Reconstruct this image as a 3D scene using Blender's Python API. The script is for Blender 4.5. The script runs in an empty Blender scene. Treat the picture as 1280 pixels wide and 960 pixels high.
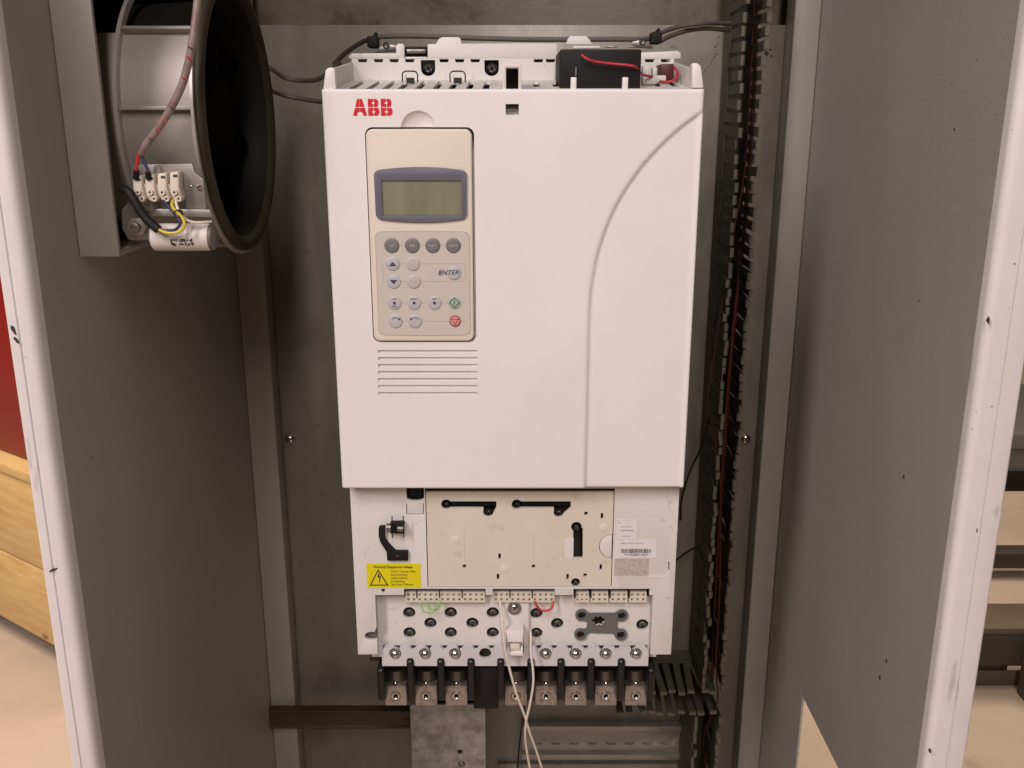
import bpy, bmesh, math, random
import numpy as np
from mathutils import Vector, Matrix
random.seed(7)
scene = bpy.context.scene
COL = scene.collection

# ------------------------------------------------------------------ camera
CZ = 1.10                      # camera height above the floor
TH = math.radians(15.9)        # looking down
FP = 1200.0                    # focal length in photo pixels (1280 wide)
CAM = Vector((0.0, -0.70, CZ))
cd = bpy.data.cameras.new('camera'); co = bpy.data.objects.new('camera', cd); COL.objects.link(co)
cd.sensor_fit = 'HORIZONTAL'; cd.sensor_width = 36.0; cd.lens = FP / 1280 * 36.0
cd.clip_start = 0.02; cd.clip_end = 60
co.location = CAM; co.rotation_euler = (math.pi/2 - TH, 0, 0)
scene.camera = co

# ------------------------------------------------------------------ light
w = bpy.data.worlds.new('World'); scene.world = w; w.use_nodes = True
bg = w.node_tree.nodes['Background']; bg.inputs[0].default_value = (0.98, 0.85, 0.58, 1); bg.inputs[1].default_value = 0.05
def area(name, loc, target, sx, sy, power, col):
    l = bpy.data.lights.new(name, 'AREA'); l.shape = 'RECTANGLE'; l.size = sx; l.size_y = sy
    l.energy = power; l.color = col
    o = bpy.data.objects.new(name, l); COL.objects.link(o); o.location = loc
    o.rotation_euler = (Vector(target) - Vector(loc)).to_track_quat('-Z', 'Y').to_euler()
    return o
area('ceiling_tube', (-1.35, -1.9, 2.65), (0, 0, 0.95), 0.30, 1.5, 52, (1.0, 0.885, 0.865))
area('ceiling_tube', (0.10, -2.2, 2.65), (0, 0, 0.95), 0.30, 1.5, 38, (1.0, 0.885, 0.865))
area('added_fill', (-1.9, 0.45, 2.7), (-1.1, 1.1, 0.2), 0.9, 0.9, 62, (1.0, 0.80, 0.60))  # added fill with no real lamp behind it, brightens crate and red box
area('added_fill', (1.3, 1.6, 2.9), (1.2, 1.3, 0), 0.9, 0.9, 46, (1.0, 0.80, 0.60))  # second added fill, lifts the floor and pallet at right
vs = scene.view_settings
vs.view_transform = 'Standard'; vs.look = 'None'; vs.exposure = 0.0; vs.gamma = 1.0; vs.use_curve_mapping = False

# ------------------------------------------------------------------ measuring helpers (photo pixel -> world)
CT, ST = math.cos(TH), math.sin(TH)
def ray(px, py):
    u = (px - 640) / FP; v = (480 - py) / FP
    return Vector((u, CT + v*ST, v*CT - ST))
def P(px, py, Y):
    d = ray(px, py); return CAM + d * ((Y - CAM.y) / d.y)
def PXp(px, py, X):
    d = ray(px, py); return CAM + d * ((X - CAM.x) / d.x)
def PZp(px, py, Z):
    d = ray(px, py); return CAM + d * ((Z - CAM.z) / d.z)
def R(x0, y0, x1, y1, Y):
    ym, xm = (y0+y1)/2, (x0+x1)/2
    return P(x0, ym, Y).x, P(x1, ym, Y).x, P(xm, y1, Y).z, P(xm, y0, Y).z

# ------------------------------------------------------------------ materials
def mat(name, col, rough=0.5, metal=0.0, mott=0.0, mscale=8.0, bump=0.0, bscale=300.0, col2=None, spec=0.5, coat=0.0, rvar=0.0, stretch=None):
    m = bpy.data.materials.new(name); m.use_nodes = True
    nt = m.node_tree; b = nt.nodes['Principled BSDF']
    b.inputs['Base Color'].default_value = (*col, 1); b.inputs['Roughness'].default_value = rough
    b.inputs['Metallic'].default_value = metal; b.inputs['Specular IOR Level'].default_value = spec
    b.inputs['Coat Weight'].default_value = coat
    tc = nt.nodes.new('ShaderNodeNewGeometry')
    src = tc.outputs['Position']
    if stretch:
        mp = nt.nodes.new('ShaderNodeMapping'); mp.inputs['Scale'].default_value = stretch
        nt.links.new(src, mp.inputs['Vector']); src = mp.outputs['Vector']
    if mott > 0 or rvar > 0:
        n = nt.nodes.new('ShaderNodeTexNoise'); n.inputs['Scale'].default_value = mscale
        n.inputs['Detail'].default_value = 6; n.inputs['Roughness'].default_value = 0.62
        nt.links.new(src, n.inputs['Vector'])
    if mott > 0:
        r = nt.nodes.new('ShaderNodeValToRGB'); r.color_ramp.elements[0].position = 0.34; r.color_ramp.elements[1].position = 0.68
        c2 = col2 or tuple(c*0.55 for c in col)
        lo = tuple(c*(1-mott) + d*mott for c, d in zip(col, c2))
        r.color_ramp.elements[0].color = (*lo, 1); r.color_ramp.elements[1].color = (*col, 1)
        nt.links.new(n.outputs['Fac'], r.inputs['Fac']); nt.links.new(r.outputs['Color'], b.inputs['Base Color'])
    if rvar > 0:
        mr = nt.nodes.new('ShaderNodeMapRange'); mr.inputs['From Min'].default_value = 0.3; mr.inputs['From Max'].default_value = 0.7
        mr.inputs['To Min'].default_value = max(0.03, rough-rvar); mr.inputs['To Max'].default_value = min(1, rough+rvar)
        nt.links.new(n.outputs['Fac'], mr.inputs['Value']); nt.links.new(mr.outputs['Result'], b.inputs['Roughness'])
    if bump > 0:
        n2 = nt.nodes.new('ShaderNodeTexNoise'); n2.inputs['Scale'].default_value = bscale; n2.inputs['Detail'].default_value = 3
        nt.links.new(src, n2.inputs['Vector'])
        bp = nt.nodes.new('ShaderNodeBump'); bp.inputs['Strength'].default_value = bump; bp.inputs['Distance'].default_value = 0.0006
        nt.links.new(n2.outputs['Fac'], bp.inputs['Height']); nt.links.new(bp.outputs['Normal'], b.inputs['Normal'])
    return m
M = {}
M['cover'] = mat('white_plastic', (0.78, 0.75, 0.735), 0.42, mott=0.10, mscale=9, bump=0.16, bscale=1100, rvar=0.10)
M['plastic'] = mat('off_white_plastic', (0.70, 0.67, 0.64), 0.45, mott=0.16, mscale=14, bump=0.10, bscale=900, rvar=0.06)
M['cream'] = mat('cream_plastic', (0.66, 0.61, 0.52), 0.50, mott=0.16, mscale=18, bump=0.10, bscale=900)
M['lilac'] = mat('pale_lilac_plastic', (0.59, 0.565, 0.59), 0.40, mott=0.12, mscale=30)
M['keypad'] = mat('beige_keypad_plastic', (0.70, 0.635, 0.545), 0.42, mott=0.08, mscale=20, bump=0.08, bscale=1200)
M['field'] = mat('pale_membrane', (0.56, 0.52, 0.47), 0.38, mott=0.06, mscale=30)
M['field_line'] = mat('membrane_line', (0.40, 0.37, 0.34), 0.5)
M['bezel'] = mat('slate_bezel', (0.135, 0.13, 0.17), 0.35, mott=0.1, mscale=50)
M['lcd'] = mat('lcd_glass', (0.24, 0.245, 0.175), 0.12, mott=0.6, mscale=60, coat=0.6, stretch=(1, 1, 0.12), col2=(0.15, 0.158, 0.10))  # pale vertical streaks in the colour stand in for reflections
M['btn_dark'] = mat('dark_grey_button', (0.175, 0.160, 0.160), 0.42)
M['btn_light'] = mat('pale_grey_button', (0.47, 0.45, 0.45), 0.40)
M['btn_clear'] = mat('beige_button', (0.50, 0.46, 0.42), 0.40)
M['btn_green'] = mat('pale_green_button', (0.38, 0.47, 0.38), 0.40)
M['btn_red'] = mat('pink_button', (0.62, 0.28, 0.26), 0.40)
M['ink'] = mat('navy_ink', (0.045, 0.045, 0.13), 0.5)
M['ink_black'] = mat('black_ink', (0.03, 0.025, 0.02), 0.5)
M['ink_green'] = mat('dark_green_ink', (0.02, 0.09, 0.04), 0.5)
M['ink_red'] = mat('dark_red_ink', (0.30, 0.02, 0.03), 0.5)
M['ink_grey'] = mat('grey_ink', (0.24, 0.22, 0.22), 0.6)
M['logo'] = mat('red_logo_paint', (0.60, 0.020, 0.035), 0.35)
M['yellow'] = mat('yellow_sticker', (0.72, 0.62, 0.0), 0.45, mott=0.1, mscale=60)
M['label'] = mat('white_label_paper', (0.72, 0.68, 0.70), 0.55, mott=0.06, mscale=60)
M['holo'] = mat('mottled_foil_label', (0.55, 0.50, 0.47), 0.30, mott=0.8, mscale=420, col2=(0.36, 0.26, 0.24))
M['black'] = mat('black_plastic', (0.010, 0.009, 0.009), 0.6, mott=0.3, mscale=40, spec=0.25)
M['barrier'] = mat('glossy_black_barrier', (0.008, 0.008, 0.010), 0.30, spec=0.35)
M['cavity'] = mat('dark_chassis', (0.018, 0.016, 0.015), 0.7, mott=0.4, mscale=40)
M['bay'] = mat('dark_grey_bay', (0.045, 0.039, 0.034), 0.6, mott=0.4, mscale=60)
M['chassis'] = mat('grey_chassis', (0.20, 0.19, 0.18), 0.5, 0.3, mott=0.2, mscale=20)
M['galv'] = mat('galvanised_sheet', (0.24, 0.222, 0.19), 0.44, 0.40, mott=0.55, mscale=34, col2=(0.15, 0.135, 0.11), rvar=0.08, bump=0.12, bscale=500, stretch=(1, 1, 0.35))
M['galv_rear'] = mat('rust_flecked_sheet', (0.17, 0.148, 0.118), 0.36, 0.6, mott=0.35, mscale=18, col2=(0.15, 0.115, 0.075), rvar=0.14, bump=0.2, bscale=160)
M['galv_spot'] = mat('spangled_zinc', (0.56, 0.52, 0.51), 0.50, 0.2, mott=0.9, mscale=65, col2=(0.22, 0.19, 0.15), rvar=0.12, bump=0.3, bscale=260)
M['rail'] = mat('zinc_rail', (0.34, 0.31, 0.28), 0.42, 0.6, mott=0.4, mscale=40)
M['rust_bar'] = mat('brown_rusty_steel', (0.070, 0.040, 0.020), 0.55, 0.35, mott=0.6, mscale=30, bump=0.3, bscale=200)
M['paint'] = mat('light_grey_enamel', (0.345, 0.315, 0.29), 0.42, mott=0.16, mscale=4, bump=0.35, bscale=420, rvar=0.10)
M['paint_edge'] = mat('white_enamel', (0.72, 0.685, 0.68), 0.38, mott=0.14, mscale=26, bump=0.12, bscale=300, rvar=0.08)
M['post'] = mat('grey_enamel_post', (0.25, 0.23, 0.205), 0.42, mott=0.15, mscale=12, bump=0.15, bscale=400)
M['chip'] = mat('bare_rust_chip', (0.07, 0.035, 0.02), 0.7, mott=0.4, mscale=300)
M['scuff'] = mat('black_scuff', (0.03, 0.028, 0.028), 0.7)
M['spot_yellow'] = mat('yellow_paint_fleck', (0.45, 0.33, 0.03), 0.6)
M['steel'] = mat('bright_steel', (0.62, 0.60, 0.58), 0.22, 1.0, mott=0.2, mscale=200)
M['steel_dark'] = mat('dull_steel', (0.27, 0.25, 0.24), 0.38, 0.9, mott=0.3, mscale=120)
M['hole_screw'] = mat('brown_steel_screw', (0.17, 0.145, 0.13), 0.48, 0.7, mott=0.4, mscale=200)
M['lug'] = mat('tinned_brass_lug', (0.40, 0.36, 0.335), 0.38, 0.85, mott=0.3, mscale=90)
M['lug_dark'] = mat('dark_tube_steel', (0.15, 0.13, 0.12), 0.35, 0.8, mott=0.3, mscale=60)  # darker steel tone for the cable barrels
M['grey_plate'] = mat('grey_rubber_plate', (0.13, 0.125, 0.125), 0.5, mott=0.2, mscale=60)
M['fan_alu'] = mat('cast_fan_housing', (0.32, 0.285, 0.255), 0.5, 0.25, mott=0.3, mscale=16, bump=0.15, bscale=260)
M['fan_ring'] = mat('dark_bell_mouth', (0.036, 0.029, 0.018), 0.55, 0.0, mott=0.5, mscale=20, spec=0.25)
M['fan_throat'] = mat('shade_black_throat', (0.010, 0.0085, 0.006), 0.6, mott=0.5, mscale=30, spec=0.2)  # near-black colour paints in the shade inside the bell mouth
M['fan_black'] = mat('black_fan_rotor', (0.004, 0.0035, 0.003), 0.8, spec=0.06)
M['fan_edge'] = mat('bright_casting_edge', (0.50, 0.45, 0.43), 0.4, 0.4, mott=0.4, mscale=120)
M['term'] = mat('ivory_nylon', (0.66, 0.59, 0.49), 0.45, mott=0.12, mscale=120)
M['cap'] = mat('capacitor_white', (0.66, 0.61, 0.57), 0.42, mott=0.12, mscale=60)
M['w_grey'] = mat('grey_cable', (0.13, 0.105, 0.095), 0.5, mott=0.3, mscale=60)
M['w_white'] = mat('white_wire', (0.72, 0.64, 0.55), 0.45)
M['w_red'] = mat('red_wire', (0.46, 0.015, 0.025), 0.45)
M['w_dred'] = mat('dull_red_wire', (0.07, 0.010, 0.006), 0.5)
M['w_duct'] = mat('aged_red_wire', (0.045, 0.008, 0.005), 0.6, spec=0.3)
M['w_green'] = mat('green_wire', (0.22, 0.56, 0.10), 0.45)
M['w_yellow'] = mat('yellow_wire', (0.58, 0.45, 0.03), 0.45)
M['w_blue'] = mat('dark_blue_wire', (0.03, 0.03, 0.08), 0.5)
M['sleeve'] = mat('translucent_sleeve', (0.26, 0.22, 0.195), 0.35, mott=0.7, mscale=90, col2=(0.17, 0.07, 0.055))
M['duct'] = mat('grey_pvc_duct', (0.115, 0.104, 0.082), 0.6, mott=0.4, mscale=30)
M['duct_side'] = mat('shaded_pvc_finger', (0.072, 0.065, 0.050), 0.65, mott=0.4, mscale=30)  # duct plastic with shade painted in; tips keep the lighter copy
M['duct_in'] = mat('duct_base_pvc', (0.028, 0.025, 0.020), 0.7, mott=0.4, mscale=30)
M['floor'] = mat('pale_concrete', (0.56, 0.46, 0.38), 0.6, mott=0.30, mscale=5, bump=0.3, bscale=60)
M['wood'] = mat('pine_board', (0.64, 0.47, 0.22), 0.55, mott=0.45, mscale=9, col2=(0.42, 0.20, 0.05), stretch=(1.2, 1.2, 9))
M['wood_dark'] = mat('dark_stained_slat', (0.050, 0.040, 0.032), 0.6, mott=0.4, mscale=20)
M['slat_brown'] = mat('brown_pallet_board', (0.13, 0.10, 0.072), 0.6, mott=0.4, mscale=12)
M['wood_pale'] = mat('pale_pallet_board', (0.44, 0.30, 0.17), 0.6, mott=0.4, mscale=9, stretch=(1.2, 1.2, 9))
M['red_box'] = mat('red_lacquer', (0.24, 0.010, 0.010), 0.35, mott=0.2, mscale=6)

def specks(m, scale, lo, hi, col, amount=1.0, stretch=None, seed=0.0):
    """sparse grime specks or fine scratches mixed over a material's own colour"""
    nt = m.node_tree; b = nt.nodes['Principled BSDF']
    g = nt.nodes.new('ShaderNodeNewGeometry'); src = g.outputs['Position']
    mp = nt.nodes.new('ShaderNodeMapping'); mp.inputs['Scale'].default_value = stretch or (1, 1, 1); mp.inputs['Location'].default_value = (seed, seed*1.7, seed*.6)
    nt.links.new(src, mp.inputs['Vector'])
    n = nt.nodes.new('ShaderNodeTexNoise'); n.inputs['Scale'].default_value = scale; n.inputs['Detail'].default_value = 4
    nt.links.new(mp.outputs['Vector'], n.inputs['Vector'])
    r = nt.nodes.new('ShaderNodeMapRange'); r.inputs['From Min'].default_value = lo; r.inputs['From Max'].default_value = hi; r.inputs['To Max'].default_value = amount
    nt.links.new(n.outputs['Fac'], r.inputs['Value'])
    mx = nt.nodes.new('ShaderNodeMix'); mx.data_type = 'RGBA'; mx.inputs['B'].default_value = (*col, 1)
    i = b.inputs['Base Color']
    if i.is_linked: nt.links.new(i.links[0].from_socket, mx.inputs['A'])
    else: mx.inputs['A'].default_value = i.default_value
    nt.links.new(r.outputs['Result'], mx.inputs['Factor']); nt.links.new(mx.outputs['Result'], i)
specks(M['paint_edge'], 160, 0.71, 0.75, (0.24, 0.21, 0.19), 0.6)
specks(M['paint_edge'], 60, 0.66, 0.72, (0.34, 0.30, 0.27), 0.5, (1, 1, 0.25), 3.1)
specks(M['paint'], 150, 0.70, 0.74, (0.13, 0.10, 0.07), 0.55)
specks(M['paint'], 90, 0.69, 0.75, (0.50, 0.47, 0.43), 0.4, (1, 1, 0.08), 5.0)
specks(M['cover'], 230, 0.70, 0.76, (0.50, 0.45, 0.40), 0.35)
specks(M['plastic'], 120, 0.64, 0.74, (0.38, 0.33, 0.28), 0.45)
specks(M['cream'], 90, 0.62, 0.74, (0.40, 0.34, 0.26), 0.4)
specks(M['galv'], 110, 0.64, 0.72, (0.09, 0.075, 0.06), 0.55)
specks(M['galv'], 130, 0.66, 0.74, (0.34, 0.32, 0.30), 0.45, (1, 1, 0.04), 7.0)
specks(M['floor'], 9, 0.62, 0.72, (0.30, 0.23, 0.18), 0.6)
specks(M['lug'], 260, 0.55, 0.70, (0.16, 0.12, 0.10), 0.7)
specks(M['wood'], 5, 0.60, 0.75, (0.36, 0.19, 0.06), 0.6, (1, 1, 4), 1.0)
specks(M['wood'], 11, 0.70, 0.74, (0.20, 0.09, 0.03), 0.8, None, 4.0)

# ------------------------------------------------------------------ mesh helpers
class MB:
    def __init__(s): s.v = []; s.f = []
    def add(s, vs, fs):
        o = len(s.v); s.v += [tuple(p) for p in vs]; s.f += [tuple(i+o for i in q) for q in fs]; return s
    def box(s, x0, x1, y0, y1, z0, z1):
        return s.add([(x0,y0,z0),(x1,y0,z0),(x1,y1,z0),(x0,y1,z0),(x0,y0,z1),(x1,y0,z1),(x1,y1,z1),(x0,y1,z1)],
                     [(0,3,2,1),(4,5,6,7),(0,1,5,4),(1,2,6,5),(2,3,7,6),(3,0,4,7)])
    def prism(s, pts, y0, y1):            # polygon in XZ extruded along Y
        n = len(pts)
        a = sum(pts[i][0]*pts[(i+1)%n][1] - pts[(i+1)%n][0]*pts[i][1] for i in range(n))
        if a < 0: pts = pts[::-1]
        vs = [(x, y0, z) for x, z in pts] + [(x, y1, z) for x, z in pts]
        fs = [tuple(range(n)), tuple(range(2*n-1, n-1, -1))]
        fs += [(i, i+n, (i+1) % n + n, (i+1) % n) for i in range(n)]
        return s.add(vs, fs)
    def prismz(s, pts, z0, z1):           # polygon in XY extruded along Z
        n = len(pts)
        a = sum(pts[i][0]*pts[(i+1)%n][1] - pts[(i+1)%n][0]*pts[i][1] for i in range(n))
        if a < 0: pts = pts[::-1]
        vs = [(x, y, z0) for x, y in pts] + [(x, y, z1) for x, y in pts]
        fs = [tuple(range(n-1, -1, -1)), tuple(range(n, 2*n))]
        fs += [(i, (i+1) % n, (i+1) % n + n, i+n) for i in range(n)]
        return s.add(vs, fs)
    def prismx(s, pts, x0, x1):           # polygon in YZ extruded along X
        n = len(pts)
        a = sum(pts[i][0]*pts[(i+1)%n][1] - pts[(i+1)%n][0]*pts[i][1] for i in range(n))
        if a < 0: pts = pts[::-1]
        vs = [(x0, y, z) for y, z in pts] + [(x1, y, z) for y, z in pts]
        fs = [tuple(range(n-1, -1, -1)), tuple(range(n, 2*n))]
        fs += [(i, (i+1) % n, (i+1) % n + n, i+n) for i in range(n)]
        return s.add(vs, fs)
    def cyl(s, c, r, y0, y1, n=24):       # axis Y
        return s.prism([(c[0]+r*math.cos(2*math.pi*i/n), c[1]+r*math.sin(2*math.pi*i/n)) for i in range(n)], y0, y1)
    def lathe(s, prof, c, axis='Y', n=32, a0=0.0, a1=2*math.pi):   # prof: (radius, along axis)
        full = abs(a1-a0-2*math.pi) < 1e-6; k = n if full else n+1
        vs = []
        for r, h in prof:
            for i in range(k):
                a = a0 + (a1-a0)*i/n; p, q = r*math.cos(a), r*math.sin(a)
                vs.append((c[0]+p, c[1]+h, c[2]+q) if axis == 'Y' else (c[0]+h, c[1]+p, c[2]+q))
        fs = []
        for j in range(len(prof)-1):
            for i in range(n):
                i2 = (i+1) % k
                q = (j*k+i, j*k+i2, (j+1)*k+i2, (j+1)*k+i)
                fs.append(q[::-1] if axis == 'X' else q)
        return s.add(vs, fs)
    def tube(s, pts, r, n=10, sub=6):
        pts = [Vector(p) for p in pts]
        if sub > 1 and len(pts) > 2:
            q = []
            for i in range(len(pts)-1):
                p0 = pts[i-1] if i else pts[0]*2-pts[1]; p1, p2 = pts[i], pts[i+1]
                p3 = pts[i+2] if i+2 < len(pts) else pts[-1]*2-pts[-2]
                for k in range(sub):
                    t = k/sub
                    q.append(0.5*((2*p1)+(p2-p0)*t+(2*p0-5*p1+4*p2-p3)*t*t+(3*p1-p0-3*p2+p3)*t**3))
            q.append(pts[-1]); pts = q
        vs = []; u = None
        for i, p in enumerate(pts):
            t = (pts[min(i+1, len(pts)-1)] - pts[max(i-1, 0)]).normalized()
            if u is None:
                u = t.orthogonal().normalized()
            else:
                u = (u - t*u.dot(t)).normalized()
            b = t.cross(u)
            for k in range(n):
                a = 2*math.pi*k/n; vs.append(p + (u*math.cos(a)+b*math.sin(a))*r)
        L = len(pts)
        fs = [(i*n+k, i*n+(k+1) % n, (i+1)*n+(k+1) % n, (i+1)*n+k) for i in range(L-1) for k in range(n)]
        fs += [tuple(range(n-1, -1, -1)), tuple(range((L-1)*n, L*n))]
        return s.add(vs, fs)
    def mesh(s, name='m'):
        me = bpy.data.meshes.new(name); me.from_pydata(s.v, [], s.f); me.update(); return me

def rrect(x0, x1, z0, z1, r, n=6):
    pts = []
    for cx, cz, a in ((x1-r, z1-r, 0), (x0+r, z1-r, 90), (x0+r, z0+r, 180), (x1-r, z0+r, 270)):
        for i in range(n+1):
            t = math.radians(a + 90*i/n); pts.append((cx+r*math.cos(t), cz+r*math.sin(t)))
    return pts
def circ(c, r, n=20, a0=0): return [(c[0]+r*math.cos(2*math.pi*i/n+a0), c[1]+r*math.sin(2*math.pi*i/n+a0)) for i in range(n)]

def finish_mesh(me, bev=0.0, seg=2, ang=35):
    bm = bmesh.new(); bm.from_mesh(me)
    bmesh.ops.recalc_face_normals(bm, faces=bm.faces)
    if bev > 0:
        es = [e for e in bm.edges if len(e.link_faces) == 2 and e.calc_face_angle(0) > math.radians(40)]
        bmesh.ops.bevel(bm, geom=es, offset=bev, offset_type='OFFSET', segments=seg, profile=0.5, affect='EDGES', clamp_overlap=True)
    bm.to_mesh(me); bm.free()
    for p in me.polygons: p.use_smooth = True
    me.set_sharp_from_angle(angle=math.radians(ang))
    return me
ROOT = {}
def obj(name, mb, m, parent=None, bev=0.0, seg=2, ang=35, recalc=True):
    me = mb.mesh(name) if isinstance(mb, MB) else mb
    finish_mesh(me, bev, seg, ang)
    co_ = np.empty(len(me.vertices)*3); me.vertices.foreach_get('co', co_); co_ = co_.reshape(-1, 3)
    c = Vector((co_.min(0)+co_.max(0))/2)
    me.transform(Matrix.Translation(-c))
    me.materials.clear(); me.materials.append(M[m])
    me.name = name
    o = bpy.data.objects.new(name, me); COL.objects.link(o)
    ROOT[o] = c
    if parent is not None:
        o.parent = parent; o.location = c - ROOT[parent]
    else: o.location = c
    return o
def copy_part(o, world, parent):
    c = o.copy(); COL.objects.link(c); c.parent = parent; ROOT[c] = Vector(world); c.location = Vector(world) - ROOT[parent]; return c
def thing(name, label, cat, loc, group=None):
    o = bpy.data.objects.new(name, None); COL.objects.link(o); o.empty_display_size = 0.02
    o.location = loc; ROOT[o] = Vector(loc); tag(o, label, cat, group); return o
def tag(o, label, cat, group=None):
    o['label'] = label; o['category'] = cat
    if group: o['group'] = group
    return o
def struct(o): o['kind'] = 'structure'; return o
def cut(mb, cutters):
    """difference of a mesh with a list of MB cutters"""
    me = mb.mesh('a') if isinstance(mb, MB) else mb
    bm = bmesh.new(); bm.from_mesh(me); bmesh.ops.recalc_face_normals(bm, faces=bm.faces); bm.to_mesh(me); bm.free()
    a = bpy.data.objects.new('a', me); COL.objects.link(a); tmp = []
    for c in cutters:
        mc = c.mesh('c')
        bm = bmesh.new(); bm.from_mesh(mc); bmesh.ops.recalc_face_normals(bm, faces=bm.faces); bm.to_mesh(mc); bm.free()
        b = bpy.data.objects.new('c', mc); COL.objects.link(b); tmp.append(b)
        md = a.modifiers.new('b', 'BOOLEAN'); md.operation = 'DIFFERENCE'; md.solver = 'EXACT'; md.object = b
    dg = bpy.context.evaluated_depsgraph_get(); dg.update()
    r = bpy.data.meshes.new_from_object(a.evaluated_get(dg))
    bpy.data.objects.remove(a)
    for b in tmp: bpy.data.objects.remove(b)
    return r
def text(name, body, x, z, size, Y, m, parent, align='CENTER', shear=0.0, bold=0.0, xs=1.0):
    cu = bpy.data.curves.new('t', 'FONT'); cu.body = body; cu.size = size/0.69; cu.align_x = align; cu.align_y = 'CENTER'
    cu.shear = shear; cu.offset = bold*size; cu.resolution_u = 3; cu.extrude = 0.00006
    t = bpy.data.objects.new('t', cu); COL.objects.link(t)
    dg = bpy.context.evaluated_depsgraph_get(); dg.update()
    me = bpy.data.meshes.new_from_object(t.evaluated_get(dg)); bpy.data.objects.remove(t)
    me.transform(Matrix(((xs,0,0,x),(0,0,-1,Y),(0,1,0,z),(0,0,0,1))))
    return obj(name, me, m, parent)

# ================================================================== SETTING
FL = struct(obj('floor', MB().box(-5, 5, -4, 7, -0.05, 0.0), 'floor'))

# ---- wooden crate and red box seen past the left side panel
A = PZp(0, 796, 0.0); B = PZp(60, 831, 0.0)
d = (B-A); d.z = 0; d.normalize(); nrm = Vector((-d.y, d.x, 0))     # into the crate
if nrm.y < 0: nrm = -nrm
crate = thing('wooden_crate', 'pale pine crate of wide boards standing on the concrete floor at left', 'crate', A + d*(-0.3))
def slab(o, d, n, l0, l1, t0, t1, z0, z1):
    m = MB(); q = [o + d*l0 + n*t0, o + d*l1 + n*t0, o + d*l1 + n*t1, o + d*l0 + n*t1]
    return m.prismz([(p.x, p.y) for p in q], z0, z1)
def zat(px, py, o, d, n):        # height of the vertical face through o with direction d at pixel
    r = ray(px, py); t = n.dot(o - CAM) / n.dot(r); return (CAM + r*t).z
zb = [0.055, zat(20, 697, A, d, nrm), zat(20, 596, A, d, nrm)]
for i in range(2):
    obj('board', slab(A, d, nrm, -0.75, 0.42, 0.0, 0.022, zb[i]+0.002, zb[i+1]-0.002), 'wood', crate, bev=0.002)
obj('lid', slab(A, d, nrm, -0.76, 0.43, -0.004, 0.62, zb[2], zb[2]+0.02), 'wood', crate, bev=0.002)
for l in (-0.72, -0.2, 0.30):
    obj('skid', slab(A, d, nrm, l, l+0.09, 0.03, 0.6, 0.0, 0.055), 'wood_pale', crate, bev=0.002)
obj('crate_core', slab(A, d, nrm, -0.72, 0.39, 0.024, 0.60, 0.056, zb[2]-0.002), 'wood_dark', crate)
rb = thing('red_box', 'glossy red box standing on the pine crate at left', 'box', A + nrm*0.05 + Vector((0, 0, zb[2]+0.02)))
obj('box_body', slab(A, d, nrm, -0.70, 0.40, 0.03, 0.55, zb[2]+0.021, zb[2]+0.62), 'red_box', rb, bev=0.01)
obj('box_lid', slab(A, d, nrm, -0.71, 0.41, 0.02, 0.56, zb[2]+0.622, zb[2]+0.66), 'red_box', rb, bev=0.008)

# ---- pallets and trestle seen past the right side panel
pal_Y = 0.95
def right_piece(name, px0, px1, py0, py1, Y, dep, m, parent, bev=0.002, slope=0.0):
    x0, x1, z0, z1 = R(px0, py0, px1, py1, Y)
    mb = MB().box(x0, x1, Y, Y+dep, max(z0, 0.0), z1)
    return obj(name, mb, m, parent, bev=bev)
pl = thing('wooden_pallet', 'low wooden pallet with dark front slat beside the right side panel', 'pallet', P(1290, 860, pal_Y))
x0, x1 = P(1180, 830, pal_Y).x, P(1500, 830, pal_Y).x
zz = lambda py, Y=pal_Y: P(1260, py, Y).z
obj('front_slat', MB().box(x0, x1, pal_Y, pal_Y+0.02, zz(833), zz(794)), 'wood_dark', pl, bev=0.002)
for xx in (0.05, 0.55):
    obj('block', MB().box(x0+xx, x0+xx+0.09, pal_Y+0.025, pal_Y+0.12, 0.0, zz(794)-0.001), 'wood_dark', pl, bev=0.002)
obj('deck_board', MB().box(x0, x1, pal_Y+0.0005, pal_Y+0.10, zz(794)+0.0005, zz(794)+0.014), 'slat_brown', pl, bev=0.002)
obj('bottom_slat', MB().box(x0, x1, pal_Y+0.022, pal_Y+0.024, 0.0, zz(846)), 'slat_brown', pl, bev=0.002)
obj('post', MB().box(P(1272, 850, pal_Y).x, P(1290, 850, pal_Y).x, pal_Y-0.03, pal_Y-0.002, 0.0, zz(796)), 'wood_dark', pl, bev=0.002)
tr = thing('low_rail', 'low dark wooden rail lying behind the pallet at right', 'rail', (1.3, 1.42, 0))
Yt = 1.42
xa, xb = P(1215, 700, Yt).x, P(1420, 700, Yt).x
za = lambda py: P(1265, py, Yt).z
obj('rail', MB().box(xa, xb, Yt, Yt+0.05, za(711), za(692)), 'wood_dark', tr, bev=0.003)
for xx in (xb-0.06, xa):
    obj('foot', MB().box(xx, xx+0.05, Yt+0.003, Yt+0.045, 0.0, za(711)-0.001), 'wood_dark', tr, bev=0.003)
cr = thing('dark_crate', 'dark grey crate far behind the right side panel', 'crate', (1.7, 2.0, 0))
Yc = 2.0
xa, xb = P(1225, 590, Yc).x, P(1450, 590, Yc).x
zc = lambda py: P(1270, py, Yc).z
obj('crate_body', MB().box(xa, xb, Yc, Yc+0.5, 0.0, zc(560)), 'chassis', cr, bev=0.006)
obj('plinth', MB().box(xa-0.01, xb+0.01, Yc-0.015, Yc-0.002, 0.0, zc(588)), 'black', cr, bev=0.004)
obj('rim', MB().box(xa-0.01, xb+0.01, Yc-0.02, Yc+0.52, zc(559), zc(540)), 'chassis', cr, bev=0.004)

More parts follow.
